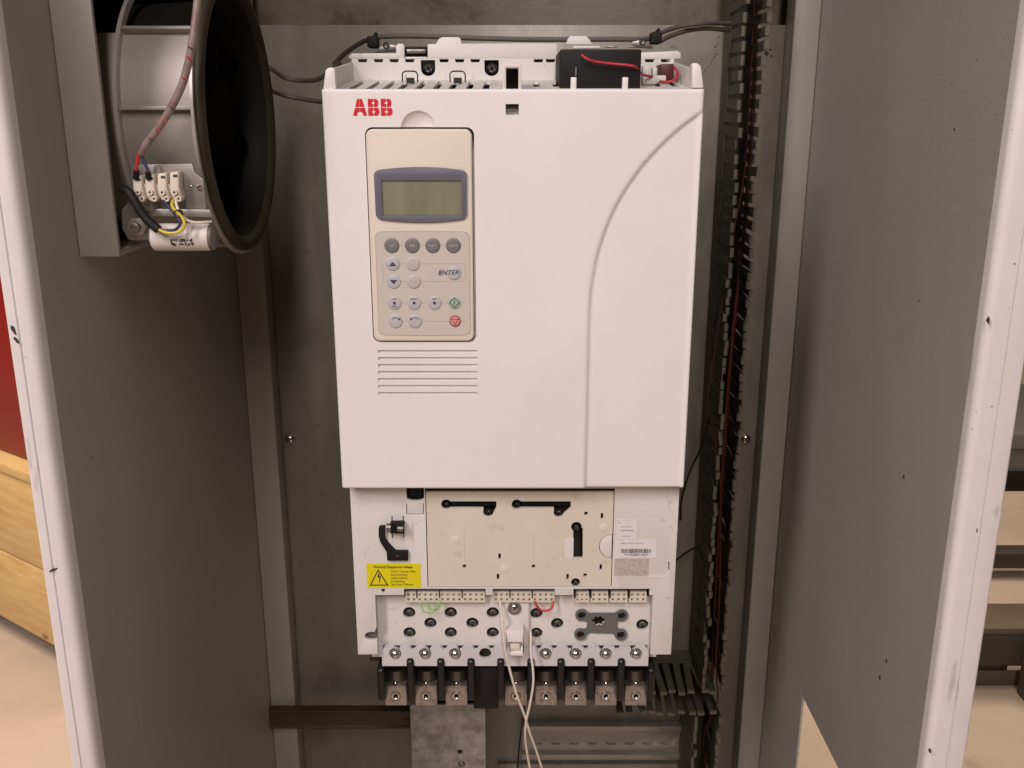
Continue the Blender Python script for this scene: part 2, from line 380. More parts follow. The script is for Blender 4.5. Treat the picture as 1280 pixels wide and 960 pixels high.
# ================================================================== CABINET
YB, YS = 0.300, 0.270
XL = P(308, 500, YS).x; XR = P(987, 500, YS).x
XLi = P(342, 500, YS).x; XRi = P(957, 500, YS).x
YFL = PXp(52, 460, XL).y; YFR = PXp(1186, 740, XR).y
XLo = P(15, 460, YFL).x; XRo = P(1239, 740, YFR).x
ZTOP, ZBOT = 1.62, 0.03
cab = thing('cabinet', 'open grey steel cabinet with white folded front edges housing the drive', 'cabinet', (0, 0.1, 0))
ZPL = P(640, 31, YB).z
ZPB = 0.10
mp = obj('mounting_plate', MB().box(XL+0.004, XR-0.004, YB, YB+0.003, ZPB, ZPL), 'galv', cab, bev=0.0008)
obj('rear_wall', MB().box(XL-0.002, XR+0.002, YB+0.035, YB+0.038, ZBOT, ZTOP), 'galv_rear', cab)
obj('plate_fold', MB().box(XL+0.004, XR-0.004, YB+0.0035, YB+0.034, ZPL-0.003, ZPL-0.0005), 'galv', cab)
obj('unseen_top_panel', MB().box(XLo, XRo, min(YFL, YFR)+0.002, YB+0.04, ZTOP+0.001, ZTOP+0.02), 'paint', cab)  # unseen cabinet roof, added to keep the fill lamps out
for xa, xb in ((XL+0.0005, XLi), (XRi, XR-0.0005)):
    obj('post', MB().box(xa, xb, YS, YB-0.0005, ZBOT, ZTOP), 'post', cab, bev=0.0012)
# left side panel
sp = obj('side_panel', MB().box(XL-0.002, XL, YFL+0.012, YB+0.034, ZBOT, ZTOP), 'paint', cab)
def flange(xi, xo, yf, sgn):
    n = 7; r = 0.0055; pts = [(xi, yf+0.0118)]
    for i in range(n+1):
        a = math.radians(90*i/n); pts.append((xi + sgn*r*(1-math.cos(a)), yf + r*(1-math.sin(a))))
    w = abs(xo-xi)
    g = xi + sgn*w*0.52
    pts += [(g, yf), (g+sgn*0.0004, yf+0.0014), (g+sgn*0.0016, yf+0.0018), (g+sgn*0.0022, yf+0.0006)]
    for i in range(4):
        a = math.radians(90*i/3); pts.append((xo - sgn*0.002*(1-math.sin(a)), yf+0.0006+0.002*(1-math.cos(a))))
    pts += [(xo, yf+0.045), (xo-sgn*0.0015, yf+0.045), (xo-sgn*0.0015, yf+0.0118)]
    return pts
obj('edge_fold', MB().prismz(flange(XL, XLo, YFL, -1), ZBOT, ZTOP), 'paint_edge', sp, ang=40)
obj('outer_sheet', MB().box(XLo, XLo+0.0014, YFL+0.046, YB+0.034, ZBOT, ZTOP), 'paint_edge', sp)
# right side panel with its lower front corner cut away
ZC = PXp(1003, 870, XR).z; YCUT = PXp(1003, 870, XR).y
sp2 = obj('side_panel', MB().prismx([(YFR+0.012, ZC), (YFR+0.012, ZTOP), (YB+0.034, ZTOP), (YB+0.034, ZBOT), (YCUT, ZBOT), (YCUT, ZC)], XR, XR+0.002), 'paint', cab)
obj('edge_fold', MB().prismz(flange(XR, XRo, YFR, 1), ZC, ZTOP), 'paint_edge', sp2, ang=40)
obj('outer_sheet', MB().prismx([(YFR+0.046, ZC), (YFR+0.046, ZTOP), (YB+0.034, ZTOP), (YB+0.034, ZC)], XRo-0.0014, XRo), 'paint_edge', sp2)
# paint chips, rust spots and scuffs
def blob(c, r, n=9, sx=1.0, sz=1.0, rot=0.0):
    out = []
    for i in range(n):
        a = 2*math.pi*i/n; k = r*random.uniform(0.6, 1.25); p, q = k*sx*math.cos(a), k*sz*math.sin(a)
        out.append((c[0]+p*math.cos(rot)-q*math.sin(rot), c[1]+p*math.sin(rot)+q*math.cos(rot)))
    return out
for px, py, r, sz in ((1193,162,2.4,1.4),(1149,376,1.7,1.2),(1235,400,3.0,2.2),(1130,596,2.6,2.0),(1108,826,2.3,2.0),(1100,847,2.6,2.2),(1162,938,2.4,1.6)):
    p = PXp(px, py, XR); rr = r*(p-CAM).length/FP
    obj('rust_spot', MB().prismx(blob((p.y, p.z), rr*0.75, 10, 1.4, sz*0.75), XR-0.0002, XR+0.0005), 'chip', sp2)
for px, py, r, m, sx, sz, rot in ((17,413,3.2,'scuff',.7,1.8,.3),(20,425,2.4,'scuff',.6,2.0,.5),
                          (68,712,1.0,'scuff',2.2,.5,.4),(60,768,2.6,'spot_yellow',1,1.1,0)):
    p = P(px, py, YFL)
    if not XLo+0.002 < p.x < XL-0.004: continue; rr = 0.7*r*(p-CAM).length/FP
    obj('paint_chip', MB().prism(blob((p.x, p.z), rr, 9, sx, sz, rot), YFL-0.00015, YFL+0.0005), m, sp)
for px, py, r, m, sx, sz, rot in ((1221,663,2.2,'ink_green',.6,2.0,.2),(1240,508,1.2,'scuff',1.6,.5,.2),(1268,330,1.4,'scuff',1,1,0),(1262,385,1.1,'scuff',1,.7,0)):
    p = P(px, py, YFR)
    if not XR+0.004 < p.x < XRo-0.002: continue
    rr = 0.7*r*(p-CAM).length/FP
    obj('paint_chip', MB().prism(blob((p.x, p.z), rr, 9, sx, sz, rot), YFR-0.00015, YFR+0.0005), m, sp2)
# mounting plate screws, hole pattern and a scratch trail
def screw_head(px, py, Y, rpx, m, parent, name='screw', slot='cross', h=0.0025, turn=0.5):
    c = P(px, py, Y); r = rpx*(c-CAM).length/FP
    mb = MB().lathe([(0.0001, -h*0.75), (r*0.55, -h*0.8), (r*0.85, -h*0.55), (r, -h*0.15), (r, 0.0004)], (c.x, c.y, c.z), n=18)
    o = obj(name, mb, m, parent)
    if slot:
        s = MB(); k = r*0.62; t = r*0.13
        for a in ((turn, turn+math.pi/2) if slot == 'cross' else (turn,)):
            ca, sa = math.cos(a), math.sin(a)
            s.prism([(c.x+ca*u-sa*v, c.z+sa*u+ca*v) for u, v in ((-k,-t),(k,-t),(k,t),(-k,t))], c.y-h*0.82, c.y-h*0.6)
        obj('drive_slot', s, 'ink_black', o)
    return o
for px, py in ((362, 549), (932, 549)):
    c = P(px, py, YB)
    wsh = obj('washer', MB().lathe([(0.0068, 0.0), (0.0068, -0.0012), (0.002, -0.0012)], (c.x, YB-0.0004, c.z), n=20), 'steel_dark', cab)
    screw_head(px, py, YB-0.0018, 5.6, 'steel', cab, h=0.0036)
for px, py, r in ((958,67,2.6),(963,62,1.4),(964,70,1.2)):
    c = P(px, py, YB); rr = r*(c-CAM).length/FP
    obj('drill_hole', MB().cyl((c.x, c.z), rr, YB-0.0002, YB+0.0005, 12), 'cavity', cab)
for i in range(13):
    t = i/12; px = 897 - 15*t*t + random.uniform(-2, 2) - (3 if i > 9 else 0); py = 42 + 50*t
    c = P(px, py, YB); rr = random.uniform(0.5, 1.1)*(c-CAM).length/FP
    obj('paint_fleck', MB().prism(blob((c.x, c.z), rr, 7, .8, 1.5), YB-0.00012, YB+0.0003), 'scuff', cab)

# ---- things screwed to the mounting plate below the drive
x0, x1, z0, z1 = R(336, 889, 515, 911, 0.258)
an = thing('angle_bar', 'dark brown rusty steel angle bar across lower left of cabinet', 'steel bar', ((x0+x1)/2, 0.27, z0))
mb = MB().prismx([(0.2695, z0), (0.258, z0), (0.258, z0+0.002), (0.2598, z0+0.003), (0.2598, z1-0.003), (0.258, z1-0.002), (0.258, z1), (0.2695, z1)], x0, x1)
obj('bar', mb, 'rust_bar', an, bev=0.0006)
for px in (450, 508): screw_head(px, 900, 0.2597, 2.6, 'rust_bar', an, name='rivet', slot=None, h=0.0015)
x0, x1, z0, z1 = R(514, 881, 607, 985, 0.255)
gp = thing('zinc_plate', 'mottled galvanised plate below the terminal lugs, right of brown bar', 'metal plate', ((x0+x1)/2, 0.26, z0))
pl0 = MB().prism(rrect(x0, x1, z0-0.05, z1, 0.003), 0.255, 0.258)
c = P(575, 940, 0.255)
obj('plate', cut(pl0, [MB().cyl((c.x, c.z), 0.0032, 0.25, 0.27, 16)]), 'galv_spot', gp, bev=0.0005)
obj('spacer', MB().box(x0+0.006, x1-0.006, 0.2585, YB-0.0005, z0, z1-0.022), 'cavity', gp)
screw_head(577, 955, 0.255, 4.0, 'steel_dark', gp, name='screw', slot=None)
x0, x1, z0, z1 = R(652, 908, 858, 946, 0.290)
dr = thing('mounting_rail', 'flat slotted zinc rail fixed below the right hand terminal lugs', 'rail', ((x0+x1)/2, 0.29, z0))
h = z1-z0
prof = [(YB-0.0005, z0), (0.290, z0), (0.290, z0+0.001), (0.2985, z0+0.001)]
prof = [(0.2995, z0-0.002), (0.287, z0-0.002), (0.287, z0+h*0.12), (0.294, z0+h*0.14), (0.294, z1-h*0.14), (0.287, z1-h*0.12), (0.287, z1+0.002), (0.2995, z1+0.002)]
cuts = []
for px in (672, 695, 718, 741, 764, 787, 810, 833):
    c = P(px, 929, 0.294); cuts.append(MB().prism(rrect(c.x-0.0055, c.x+0.0055, c.z-0.002, c.z+0.002, 0.0019, 4), 0.28, 0.2965))
obj('rail_profile', cut(MB().prismx(prof, x0, x1), cuts), 'rail', dr, bev=0.0004)
x0, x1, z0, z1 = R(622, 955, 850, 1010, 0.296)
lp = thing('lower_sheet', 'plain grey sheet under the slotted rail at the bottom edge', 'metal sheet', ((x0+x1)/2, 0.296, z0))
obj('sheet', MB().box(x0, x1, 0.2955, 0.2985, z0, z1), 'galv', lp, bev=0.0005)

# ================================================================== DRIVE
CX0 = (P(402, 112, 0).x + P(429, 610, 0).x)/2; CX1 = (P(881, 110, 0).x + P(853, 610, 0).x)/2
CX0 -= 0.0008; CX1 += 0.0008
CZT = P(641, 111, 0).z; CZB = P(641, 611, 0).z
drv = thing('frequency_drive', 'large white wall mounted frequency drive with red logo in the cabinet centre', 'drive', (0, 0.2, P(640, 880, 0.1).z))
# --- front cover: a moulded skin with groove and thumb scoop, then pocket, louvres and notch cut into it
def lin(a, b, step): return np.linspace(a, b, max(2, int(round((b-a)/step))+1))
ed = np.array([0, 0.0004, 0.001, 0.0018, 0.0028])
_s = P(523, 161, 0)
gx = np.unique(np.concatenate([CX0+ed, lin(CX0+0.004, CX1-0.004, 0.0011), lin(_s.x-0.0145, _s.x+0.0145, 0.00037), (CX1-ed)[::-1]]))
gz = np.unique(np.concatenate([CZB+ed, lin(CZB+0.004, CZT-0.004, 0.0012), lin(_s.z, _s.z+0.0145, 0.00037), (CZT-ed)[::-1]]))
XX, ZZ = np.meshgrid(gx, gz, indexing='ij')
def rnd(dist, r): 
    t = np.clip(dist/r, 0, 1); return r*(1-np.sqrt(np.clip(1-(1-t)**2, 0, 1)))
YY = np.zeros_like(XX)
rr_ = 0.0026
YY += rnd(XX-CX0, rr_) + rnd(CX1-XX, rr_) + rnd(ZZ-CZB, 0.0018) + rnd(CZT-ZZ, 0.0018)
cpx = [(900,124),(880,139),(850,161),(820,189),(795,219),(771,257),(753,300),(743,340),(738,380),(736.5,420),(736,450),(735,500),(734,540),(733,575),(732,625)]
cw = np.array([[P(a, b, 0).x, P(a, b, 0).z] for a, b in cpx])
# dense Catmull-Rom
dense = []
for i in range(len(cw)-1):
    p0 = cw[i-1] if i else 2*cw[0]-cw[1]; p1, p2 = cw[i], cw[i+1]; p3 = cw[i+2] if i+2 < len(cw) else 2*cw[-1]-cw[-2]
    for k in range(40):
        t = k/40; dense.append(0.5*((2*p1)+(p2-p0)*t+(2*p0-5*p1+4*p2-p3)*t*t+(3*p1-p0-3*p2+p3)*t**3))
dense = np.array(dense)
D = np.full(XX.shape, 9.0); S = np.zeros_like(XX)
tan = np.gradient(dense, axis=0)
for i in range(0, len(dense)):
    dx = XX-dense[i, 0]; dz = ZZ-dense[i, 1]; q = dx*dx+dz*dz
    m_ = q < D
    D = np.where(m_, q, D); S = np.where(m_, np.sign(tan[i, 0]*dz-tan[i, 1]*dx), S)
D = np.sqrt(D)
YY += 0.0004*np.exp(-(D/0.0016)**2)
YY += 0.0026*(0.5+0.5*np.tanh(S*D/0.0012))*np.clip((CX1-XX)/0.004, 0, 1)
sc = P(523, 161, 0); sr = 21*(sc-CAM).length/FP
q = np.sqrt((XX-sc.x)**2+(ZZ-sc.z)**2)/sr
YY += 0.0066*np.clip(1-q, 0, 1)**0.5*np.clip((1.02-q)/0.1, 0, 1)
nx, nz = XX.shape
vs_ = np.stack([XX, YY, ZZ], -1).reshape(-1, 3)
fs_ = [(i*nz+j, (i+1)*nz+j, (i+1)*nz+j+1, i*nz+j+1) for i in range(nx-1) for j in range(nz-1)]
loop = [i*nz for i in range(nx)] + [(nx-1)*nz+j for j in range(1, nz)] + [i*nz+nz-1 for i in range(nx-2, -1, -1)] + [j for j in range(nz-2, 0, -1)]
BK = 0.017
nv = len(vs_); bk = vs_[loop].copy(); bk[:, 1] = BK
fs_ += [(loop[k], nv+k, nv+(k+1) % len(loop), loop[(k+1) % len(loop)]) for k in range(len(loop))]
fs_.append(tuple(range(nv, nv+len(loop))))
cov = MB().add(list(map(tuple, np.vstack([vs_, bk]))), fs_)
kx0, kx1, kz0, kz1 = R(461, 159, 594, 427.5, 0)
cuts = [MB().prism(rrect(kx0, kx1, kz0, kz1, 0.0055, 6), -0.01, 0.0135)]
lv = MB()
for k in range(7):
    py = 439.5 + k*8.75; a, b, c, d_ = R(472.5, py-1.9, 597, py+1.9, 0)
    lv.prism(rrect(a, b, c, d_, 0.0006, 2), -0.01, 0.0019)
cuts.append(lv)
a, b, c, d_ = R(632, 130, 648.5, 143.5, 0); cuts.append(MB().box(a, b, -0.01, 0.009, c, d_))
a, b, c, d_ = R(632.5, 86, 648.5, 110.5, 0); 
cover = obj('front_cover', cut(cov, cuts), 'cover', drv, ang=50)
a, b, c, d_ = R(633, 131, 648, 136, 0.004); obj('latch', MB().box(a, b, 0.003, 0.0085, c, d_), 'cavity', cover)
for s in (0, 1):      # cover side walls folding back
    xx = (CX0+0.0006, CX0+0.003) if s == 0 else (CX1-0.003, CX1-0.0006)
    obj('cover_side', MB().box(xx[0], xx[1], BK+0.0003, 0.075, CZB+0.004, CZT-0.001), 'cover', cover, bev=0.0004)

# --- red logo, each letter a part made of four strokes
def logo_letter(poly, px0, px1, py0, py1):
    a, b, c, d_ = R(px0, py0, px1, py1, -0.0002)
    mb = MB()
    for p in poly: mb.prism([(a+(b-a)*u, c+(d_-c)*v) for u, v in p], -0.00035, 0.0004)
    return mb
def arc(cx, cy, rx, ry, a0, a1, n=6): return [(cx+rx*math.cos(math.radians(a0+(a1-a0)*i/n)), cy+ry*math.sin(math.radians(a0+(a1-a0)*i/n))) for i in range(n+1)]
Lh = [[(0.17,.53),(.335,1),(.485,1),(.485,.53)], [(0,0),(.155,.47),(.485,.47),(.485,.22),(.34,.22),(.27,0)]]
LA = Lh + [[(1-u, v) for u, v in p] for p in Lh]
LB = [[(0,.53),(0,1),(.46,1),(.46,.82),(.34,.82),(.34,.70),(.46,.70),(.46,.53)],
      [(0,0),(0,.47),(.46,.47),(.46,.30),(.34,.30),(.34,.17),(.46,.17),(.46,0)],
      [(.52,.53),(.52,.70),(.60,.72),(.60,.80),(.52,.82),(.52,1),(.70,1)] + arc(.70,.77,.23,.23,90,-40) + [(.84,.53)],
      [(.52,0),(.52,.17),(.63,.19),(.63,.28),(.52,.30),(.52,.47),(.86,.47)] + arc(.74,.25,.26,.25,40,-90)]
for poly, u0, u1 in ((LA, 441, 458.5), (LB, 460, 474), (LB, 476, 490.5)):
    obj('logo_letter', logo_letter(poly, u0, u1, 123.5, 144.5), 'logo', cover)

# --- top of the drive
YW = 0.112
ZW0, ZW1 = P(640, 100, YW).z, P(640, 73, YW).z
zf = CZT-0.0022
def floor_z(Y): return zf + (ZW0-zf)*(Y-0.004)/(YW-0.004)
xi0, xi1 = CX0+0.0075, CX1-0.0075
flr = MB().prismx([(0.004, zf), (YW, ZW0), (YW, ZW0-0.003), (0.004, zf-0.003)], xi0-0.003, xi1+0.003)
sl = MB()
for k, px in enumerate((457, 477, 495.5, 513, 533, 553, 571, 591, 610, 669, 692, 812, 832)):
    xx = P(px, 101, YW-0.008).x; sl.box(xx-0.0024, xx+0.0024, 0.030 if k < 9 else 0.05, YW-0.008, zf-0.02, ZW1)
obj('top_tray', cut(flr, [sl]), 'plastic', drv)
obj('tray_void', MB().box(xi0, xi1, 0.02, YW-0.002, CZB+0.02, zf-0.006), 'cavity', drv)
# back wall with slots and screw pockets
wl = MB().box(xi0-0.003, xi1+0.003, YW+0.0003, YW+0.004, ZW0-0.004, ZW1)
sl = MB()
for px in (453, 473, 492.5, 512, 555, 574.5, 594, 673, 688, 812, 832):
    c = P(px, 75.5, YW); sl.prism([(c.x-0.0040, c.z+0.0012), (c.x+0.0040, c.z+0.0012), (c.x+0.0032, c.z-0.0014), (c.x-0.0032, c.z-0.0014)], YW-0.01, YW+0.02)
for px in (535, 614.5):
    a, b, c, d_ = R(px-9, 75, px+9, 95, YW); sl.prism([(a, d_), (b, d_), (b, c+0.005)] + [((a+b)/2+(b-a)/2*math.cos(math.radians(t)), c+0.005+0.005*math.sin(math.radians(t))) for t in range(-20, -180, -20)] + [(a, c+0.005)], YW-0.01, YW+0.02)
bw = obj('top_back_wall', cut(wl, [sl]), 'plastic', drv)
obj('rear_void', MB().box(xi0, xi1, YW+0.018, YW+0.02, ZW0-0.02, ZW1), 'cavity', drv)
for px, py in ((536, 86), (615, 86)): screw_head(px, py, YW+0.014, 7.5, 'steel_dark', drv, h=0.004)
# cheeks and side walls
for s in (0, 1):
    if s == 0: pts = [(403.5, 112), (406.5, 88), (409.5, 84.5), (416.5, 84), (418.5, 87), (420, 112)]
    else: pts = [(865, 110), (865, 80), (868, 78.5), (873, 79), (876.5, 83), (880, 110)]
    obj('cheek', MB().prism([(P(a, b, 0.003).x, P(a, b, 0.003).z) for a, b in pts], 0.003, 0.013), 'cover', drv, bev=0.0012)
    x = CX0+0.0028 if s == 0 else CX1-0.0028-0.003
    zc0 = P(640, 86, 0.01).z
    obj('top_side_wall', MB().prismx([(0.0135, zf-0.002), (0.0135, zc0), (0.05, zc0+0.003), (YW+0.02, ZW1-0.001), (YW+0.02, ZW0-0.01)], x, x+0.003), 'plastic', drv, bev=0.0005)
# centre post with its dark window
a, b, c, d_ = R(628, 72, 652, 112, 0.006); a2, b2, c2, d2 = R(632.5, 84.5, 648, 111, 0.004)
obj('centre_frame', cut(MB().box(a, b, 0.004, 0.05, zf+0.0002, d_-0.004), [MB().box(a2, b2, -0.01, 0.045, zf-0.01, d2)]), 'plastic', drv, bev=0.0005)
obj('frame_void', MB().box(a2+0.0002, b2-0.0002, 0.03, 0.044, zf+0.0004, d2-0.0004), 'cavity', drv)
# small wire clip frames and lip posts
for px in (512.5, 572):
    a, b, c, d_ = R(px-9.5, 89, px+9.5, 106, 0.085)
    zz0 = floor_z(0.085)+0.0005
    obj('clip_frame', MB().tube([(a, 0.085, zz0), (a, 0.085, d_-0.002), (a+0.0012, 0.085, d_-0.0005), (a+0.003, 0.085, d_), (b-0.003, 0.085, d_), (b-0.0012, 0.085, d_-0.0005), (b, 0.085, d_-0.002), (b, 0.085, zz0)], 0.00055, 6, 1), 'black', drv)
    a, b, c, d_ = R(px-5, 97, px+5, 104, 0.075); obj('clip_hole', MB().box(a, b, 0.075, 0.079, floor_z(0.077)+0.0002, d_), 'cavity', drv)
    a, b, c, d_ = R(px-8, 93, px-5, 107, 0.06); obj('clip_tab', MB().box(a, b, 0.06, 0.066, floor_z(0.063)+0.0002, d_), 'plastic', drv, bev=0.0003)
for px in (717, 781.5):
    a, b, c, d_ = R(px-3.5, 96.5, px+3.5, 108, 0.006); obj('lip_post', MB().box(a, b, 0.0045, 0.010, zf+0.0002, d_), 'cover', drv, bev=0.0006)
# upper flange strips and tabs
YU = YW+0.006
def strip(pts, m='plastic', y0=YU, t=0.004, bev=0.0006, name='top_flange', par=None):
    return obj(name, MB().prism([(P(a, b, y0).x, P(a, b, y0).z) for a, b in pts], y0, y0+t), m, par or drv, bev=bev)
strip([(436, 70), (440, 66.5), (497, 66.5), (497, 73.5), (436, 73.5)])
strip([(495, 73.5), (495, 57), (498, 54.5), (503, 54.5), (505.5, 57), (505.5, 73.5)], t=0.02)
strip([(506, 73.5), (506, 71), (534, 71), (534, 73.5)])
strip([(506, 70.5), (506, 58), (534, 58), (534, 70.5)], m='black', y0=YU+0.006, name='rubber_insert')
strip([(508, 61.5), (532, 61.5), (532, 67), (508, 67)], m='steel_dark', y0=YU+0.003, t=0.002, name='steel_clip')
strip([(534.5, 73.5), (534.5, 55), (545, 55), (549, 48), (553, 46.3), (573, 46.3), (576, 48.5), (577, 54.5), (696.5, 54), (696.5, 74), (640, 73.5)])
strip([(707, 56), (710, 48), (713, 45), (733, 45), (737, 49), (741, 56)], y0=YU+0.004)
strip([(716, 61), (716, 57.5), (750, 57), (751, 60.5)], y0=YU-0.002)
strip([(797, 74), (797, 68), (803, 65.5), (847, 63.5), (851, 66), (851, 73.5)])
strip([(758, 59.5), (758, 57.8), (772, 57.5), (772, 59)], m='steel_dark', y0=YU-0.002, name='steel_clip')
strip([(786, 59.5), (786, 58), (795, 57.5), (795, 59)], m='steel_dark', y0=YU-0.002, name='steel_clip')
# small black cooling fan block in the tray, red lead, connector
a, b, c, d_ = R(698.5, 60, 797, 108, 0.055)
cf = obj('cooling_fan', MB().box(a, b, 0.035, YW-0.0005, zf+0.0004, d_-0.002), 'black', drv, bev=0.0012)
obj('fan_rib', MB().box(a+0.011, a+0.012, 0.0335, 0.0348, zf+0.012, zf+0.018), 'chassis', cf)
obj('fan_lead', MB().tube([P(727, 69, 0.030), P(734, 73.5, 0.028), P(745, 77, 0.029), P(765, 79.5, 0.030), P(785, 81.5, 0.030), P(795, 84, 0.032), P(803, 93, 0.05), P(815, 96, 0.06)], 0.0009, 8), 'w_red', cf)
a, b, c, d_ = R(825, 80, 842, 99, 0.075)
cn = obj('connector', MB().box(a, b, 0.072, 0.10, floor_z(0.09)+0.001, d_), 'w_dred', drv, bev=0.0012)
obj('connector_lead', MB().tube([P(843, 84, 0.07), P(847, 92, 0.065), P(844, 99, 0.06), P(836, 102, 0.06), P(824, 102, 0.065)], 0.0009, 8), 'w_red', drv)
for px0, px1, py0, py1, Y in ((803, 822, 96, 103, .06), (816, 833, 94, 101, .07), (803, 815, 82, 92, .09), (816, 822, 84, 96, .09)):
    a, b, c, d_ = R(px0, py0, px1, py1, Y); obj('plug_housing', MB().box(a, b, Y, Y+0.008, floor_z(Y)+0.0006, d_), 'plastic', drv, bev=0.0012)
# chassis behind
obj('chassis', MB().box(CX0+0.006, CX1-0.006, 0.136, YB-0.001, P(640, 800, 0.13).z, P(640, 76, 0.13).z), 'chassis', drv, bev=0.002)
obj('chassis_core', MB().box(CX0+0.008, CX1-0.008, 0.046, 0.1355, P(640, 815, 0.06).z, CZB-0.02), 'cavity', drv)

# ================================================================== CONTROL PANEL (lifts out of its pocket)
kb = thing('control_panel', 'beige hand held keypad with grey display set into the white cover', 'keypad', ((kx0+kx1)/2, 0.01, kz0))
YK = -0.0022
g = 0.0011
kpts = rrect(kx0+g*0.8, kx1-g*1.5, kz0+g*1.1, kz1-g*1.1, 0.005, 6)
kbody = obj('keypad_body', MB().prism(kpts, YK, 0.0125), 'keypad', kb, bev=0.0011, seg=3)
def barrel(px0, px1, py0, py1, bow, Y, taper=0.0, rc=3.0):
    a, b, c, d_ = R(px0, py0, px1, py1, Y); k = (P(640, 300, Y)-CAM).length/FP; r = rc*k
    bw_ = bow*k; tp = taper*k; pts = []
    def top(x): t = (x-(a+b)/2)/((b-a)/2); return d_ - bw_*t*t
    def bot(x): t = (x-(a+b)/2)/((b-a)/2); return c + bw_*t*t
    n = 14
    pts += [(b, top(b)-r), (b-r*0.3, top(b)-r*0.3)]
    for i in range(n+1):
        x = b-r - (b-a-2*r)*i/n; pts.append((x, top(x)))
    pts += [(a+r*0.3, top(a)-r*0.3), (a, top(a)-r)]
    pts += [(a+tp, bot(a)+r), (a+tp+r*0.3, bot(a)+r*0.3)]
    for i in range(n+1):
        x = a+tp+r + (b-a-2*r-2*tp)*i/n; pts.append((x, bot(x)))
    pts += [(b-tp-r*0.3, bot(b)+r*0.3), (b-tp, bot(b)+r)]
    return pts
bz = MB().prism(barrel(468.5, 584, 208.5, 277.5, 4.5, YK, 0.6, 5), YK-0.0018, YK+0.0015)
la, lb, lc, ld = R(478, 225.5, 577, 269.5, YK)
bez = obj('display_bezel', cut(bz, [MB().prism(rrect(la, lb, lc, ld, 0.0004, 2), -0.02, YK+0.004)]), 'bezel', kb, bev=0.0004)
obj('display', MB().box(la+0.0001, lb-0.0001, YK-0.0006, YK+0.0010, lc+0.0001, ld-0.0001), 'lcd', kb)
fa, fb, fc, fd = R(471.5, 289.5, 587, 418, YK)
fpts = barrel(471, 588, 288.5, 420, 1.2, YK, 0.0, 6)
obj('membrane_edge', MB().prism(fpts, YK-0.0001, YK+0.0005), 'field_line', kb)
cxm, czm = (fa+fb)/2, (fc+fd)/2
obj('membrane', MB().prism([(cxm+(x-cxm)*0.985, czm+(z-czm)*0.987) for x, z in fpts], YK-0.0003, YK+0.0005), 'field', kb)
YM = YK-0.0003
kk = (P(530, 350, YM)-CAM).length/FP
def line(px0, py0, px1, py1, wpx=0.7, m='field_line', dy=0.0001, name='membrane_line'):
    a, b = P(px0, py0, YM), P(px1, py1, YM); dx, dz = b.x-a.x, b.z-a.z; L = math.hypot(dx, dz); ox, oz = -dz/L*wpx*kk/2, dx/L*wpx*kk/2
    return MB().prism([(a.x+ox, a.z+oz), (b.x+ox, b.z+oz), (b.x-ox, b.z-oz), (a.x-ox, a.z-oz)], YM-dy, YM+0.0003)
for L in ((479, 307, 580, 306), (481, 378.5, 583, 378), (484, 401.5, 583, 401.5), (477, 330, 581, 329.5), (479, 352, 581, 351.5), (477.5, 330, 479.5, 352), (581, 329.5, 582, 351.5)):
    obj('membrane_line', line(*L, wpx=0.6), 'field_line', kb)
def button(px, py, rpx, m, h=0.0009):
    c = P(px, py, YM); r = rpx*kk
    return obj('button', MB().lathe([(0.00005, -h), (r*0.55, -h*0.97), (r*0.85, -h*0.8), (r*0.97, -h*0.4), (r, 0.0002)], (c.x, YM, c.z), n=28), m, kb, ang=60), c
def mark(pts, m, c, par, y=-0.00098):
    return obj('button_mark', MB().prism([(c.x+u*kk, c.z+v*kk) for u, v in pts], YM+y-0.00012, YM+y+0.0002), m, kb)
for px, t in ((489.8, 'ACT'), (515.5, 'PAR'), (541, 'FUNC'), (566.7, 'DRIVE')):
    o, c = button(px, 307, 9.4, 'btn_dark'); text('button_lettering', t, c.x, c.z, 2.9*kk, YM-0.00096, 'btn_light', kb, xs=0.9)
for px, py in ((491, 329.5), (492.2, 352)):
    o, c = button(px, py, 9.0, 'btn_light'); s = 1 if py < 340 else -1
    mark([(-4.6, -2.6*s-0.3), (4.6, -2.6*s-0.3), (0, 2.8*s-0.3)], 'ink', c, o)
for px, py in ((516.3, 329.5), (517.2, 352)):
    o, c = button(px, py, 9.0, 'btn_clear'); s = 1 if py < 340 else -1
    mark([(-4.6, -2.6*s), (4.6, -2.6*s), (0, 2.8*s)], 'btn_light', c, o)
o, c = button(567.8, 341, 9.0, 'btn_light'); c2 = P(560.3, 340.5, YM)
text('button_lettering', 'ENTER', c2.x, c2.z, 5.4*kk, YM-0.00100, 'ink', kb, shear=0.3, bold=0.008, xs=1.12)
for px, t1, t2 in ((493.2, 'LOC', 'REM'), (517.8, 'RESET', None), (543.2, 'REF', None)):
    o, c = button(px, 378.5, 9.0, 'btn_light')
    mark(circ((0, 0), 1.9, 12), 'ink', c, o)
    text('button_lettering', t1, c.x, c.z+5.0*kk, 2.4*kk, YM-0.00092, 'ink', kb)
    if t2: text('button_lettering', t2, c.x, c.z-4.6*kk, 2.4*kk, YM-0.00092, 'ink', kb)
for px, s in ((494.6, 1), (519, -1)):
    o, c = button(px, 401.5, 9.0, 'btn_light')
    pts = [(8.2*math.cos(t)*0.72, -2.6+8.2*math.sin(t)) for t in [math.radians(a) for a in range(38, 143, 8)]]
    inn = [(u*0.86, -2.6+(v+2.6)*0.88) for u, v in pts]
    mark(pts+inn[::-1], 'ink', c, o, -0.0008)
    e = 1 if s > 0 else -1
    mark([(e*6.4, 1.0), (e*3.0, 2.6), (e*5.6, 5.0)], 'ink', c, o, -0.0008)
o, c = button(568, 378, 8.6, 'btn_green')
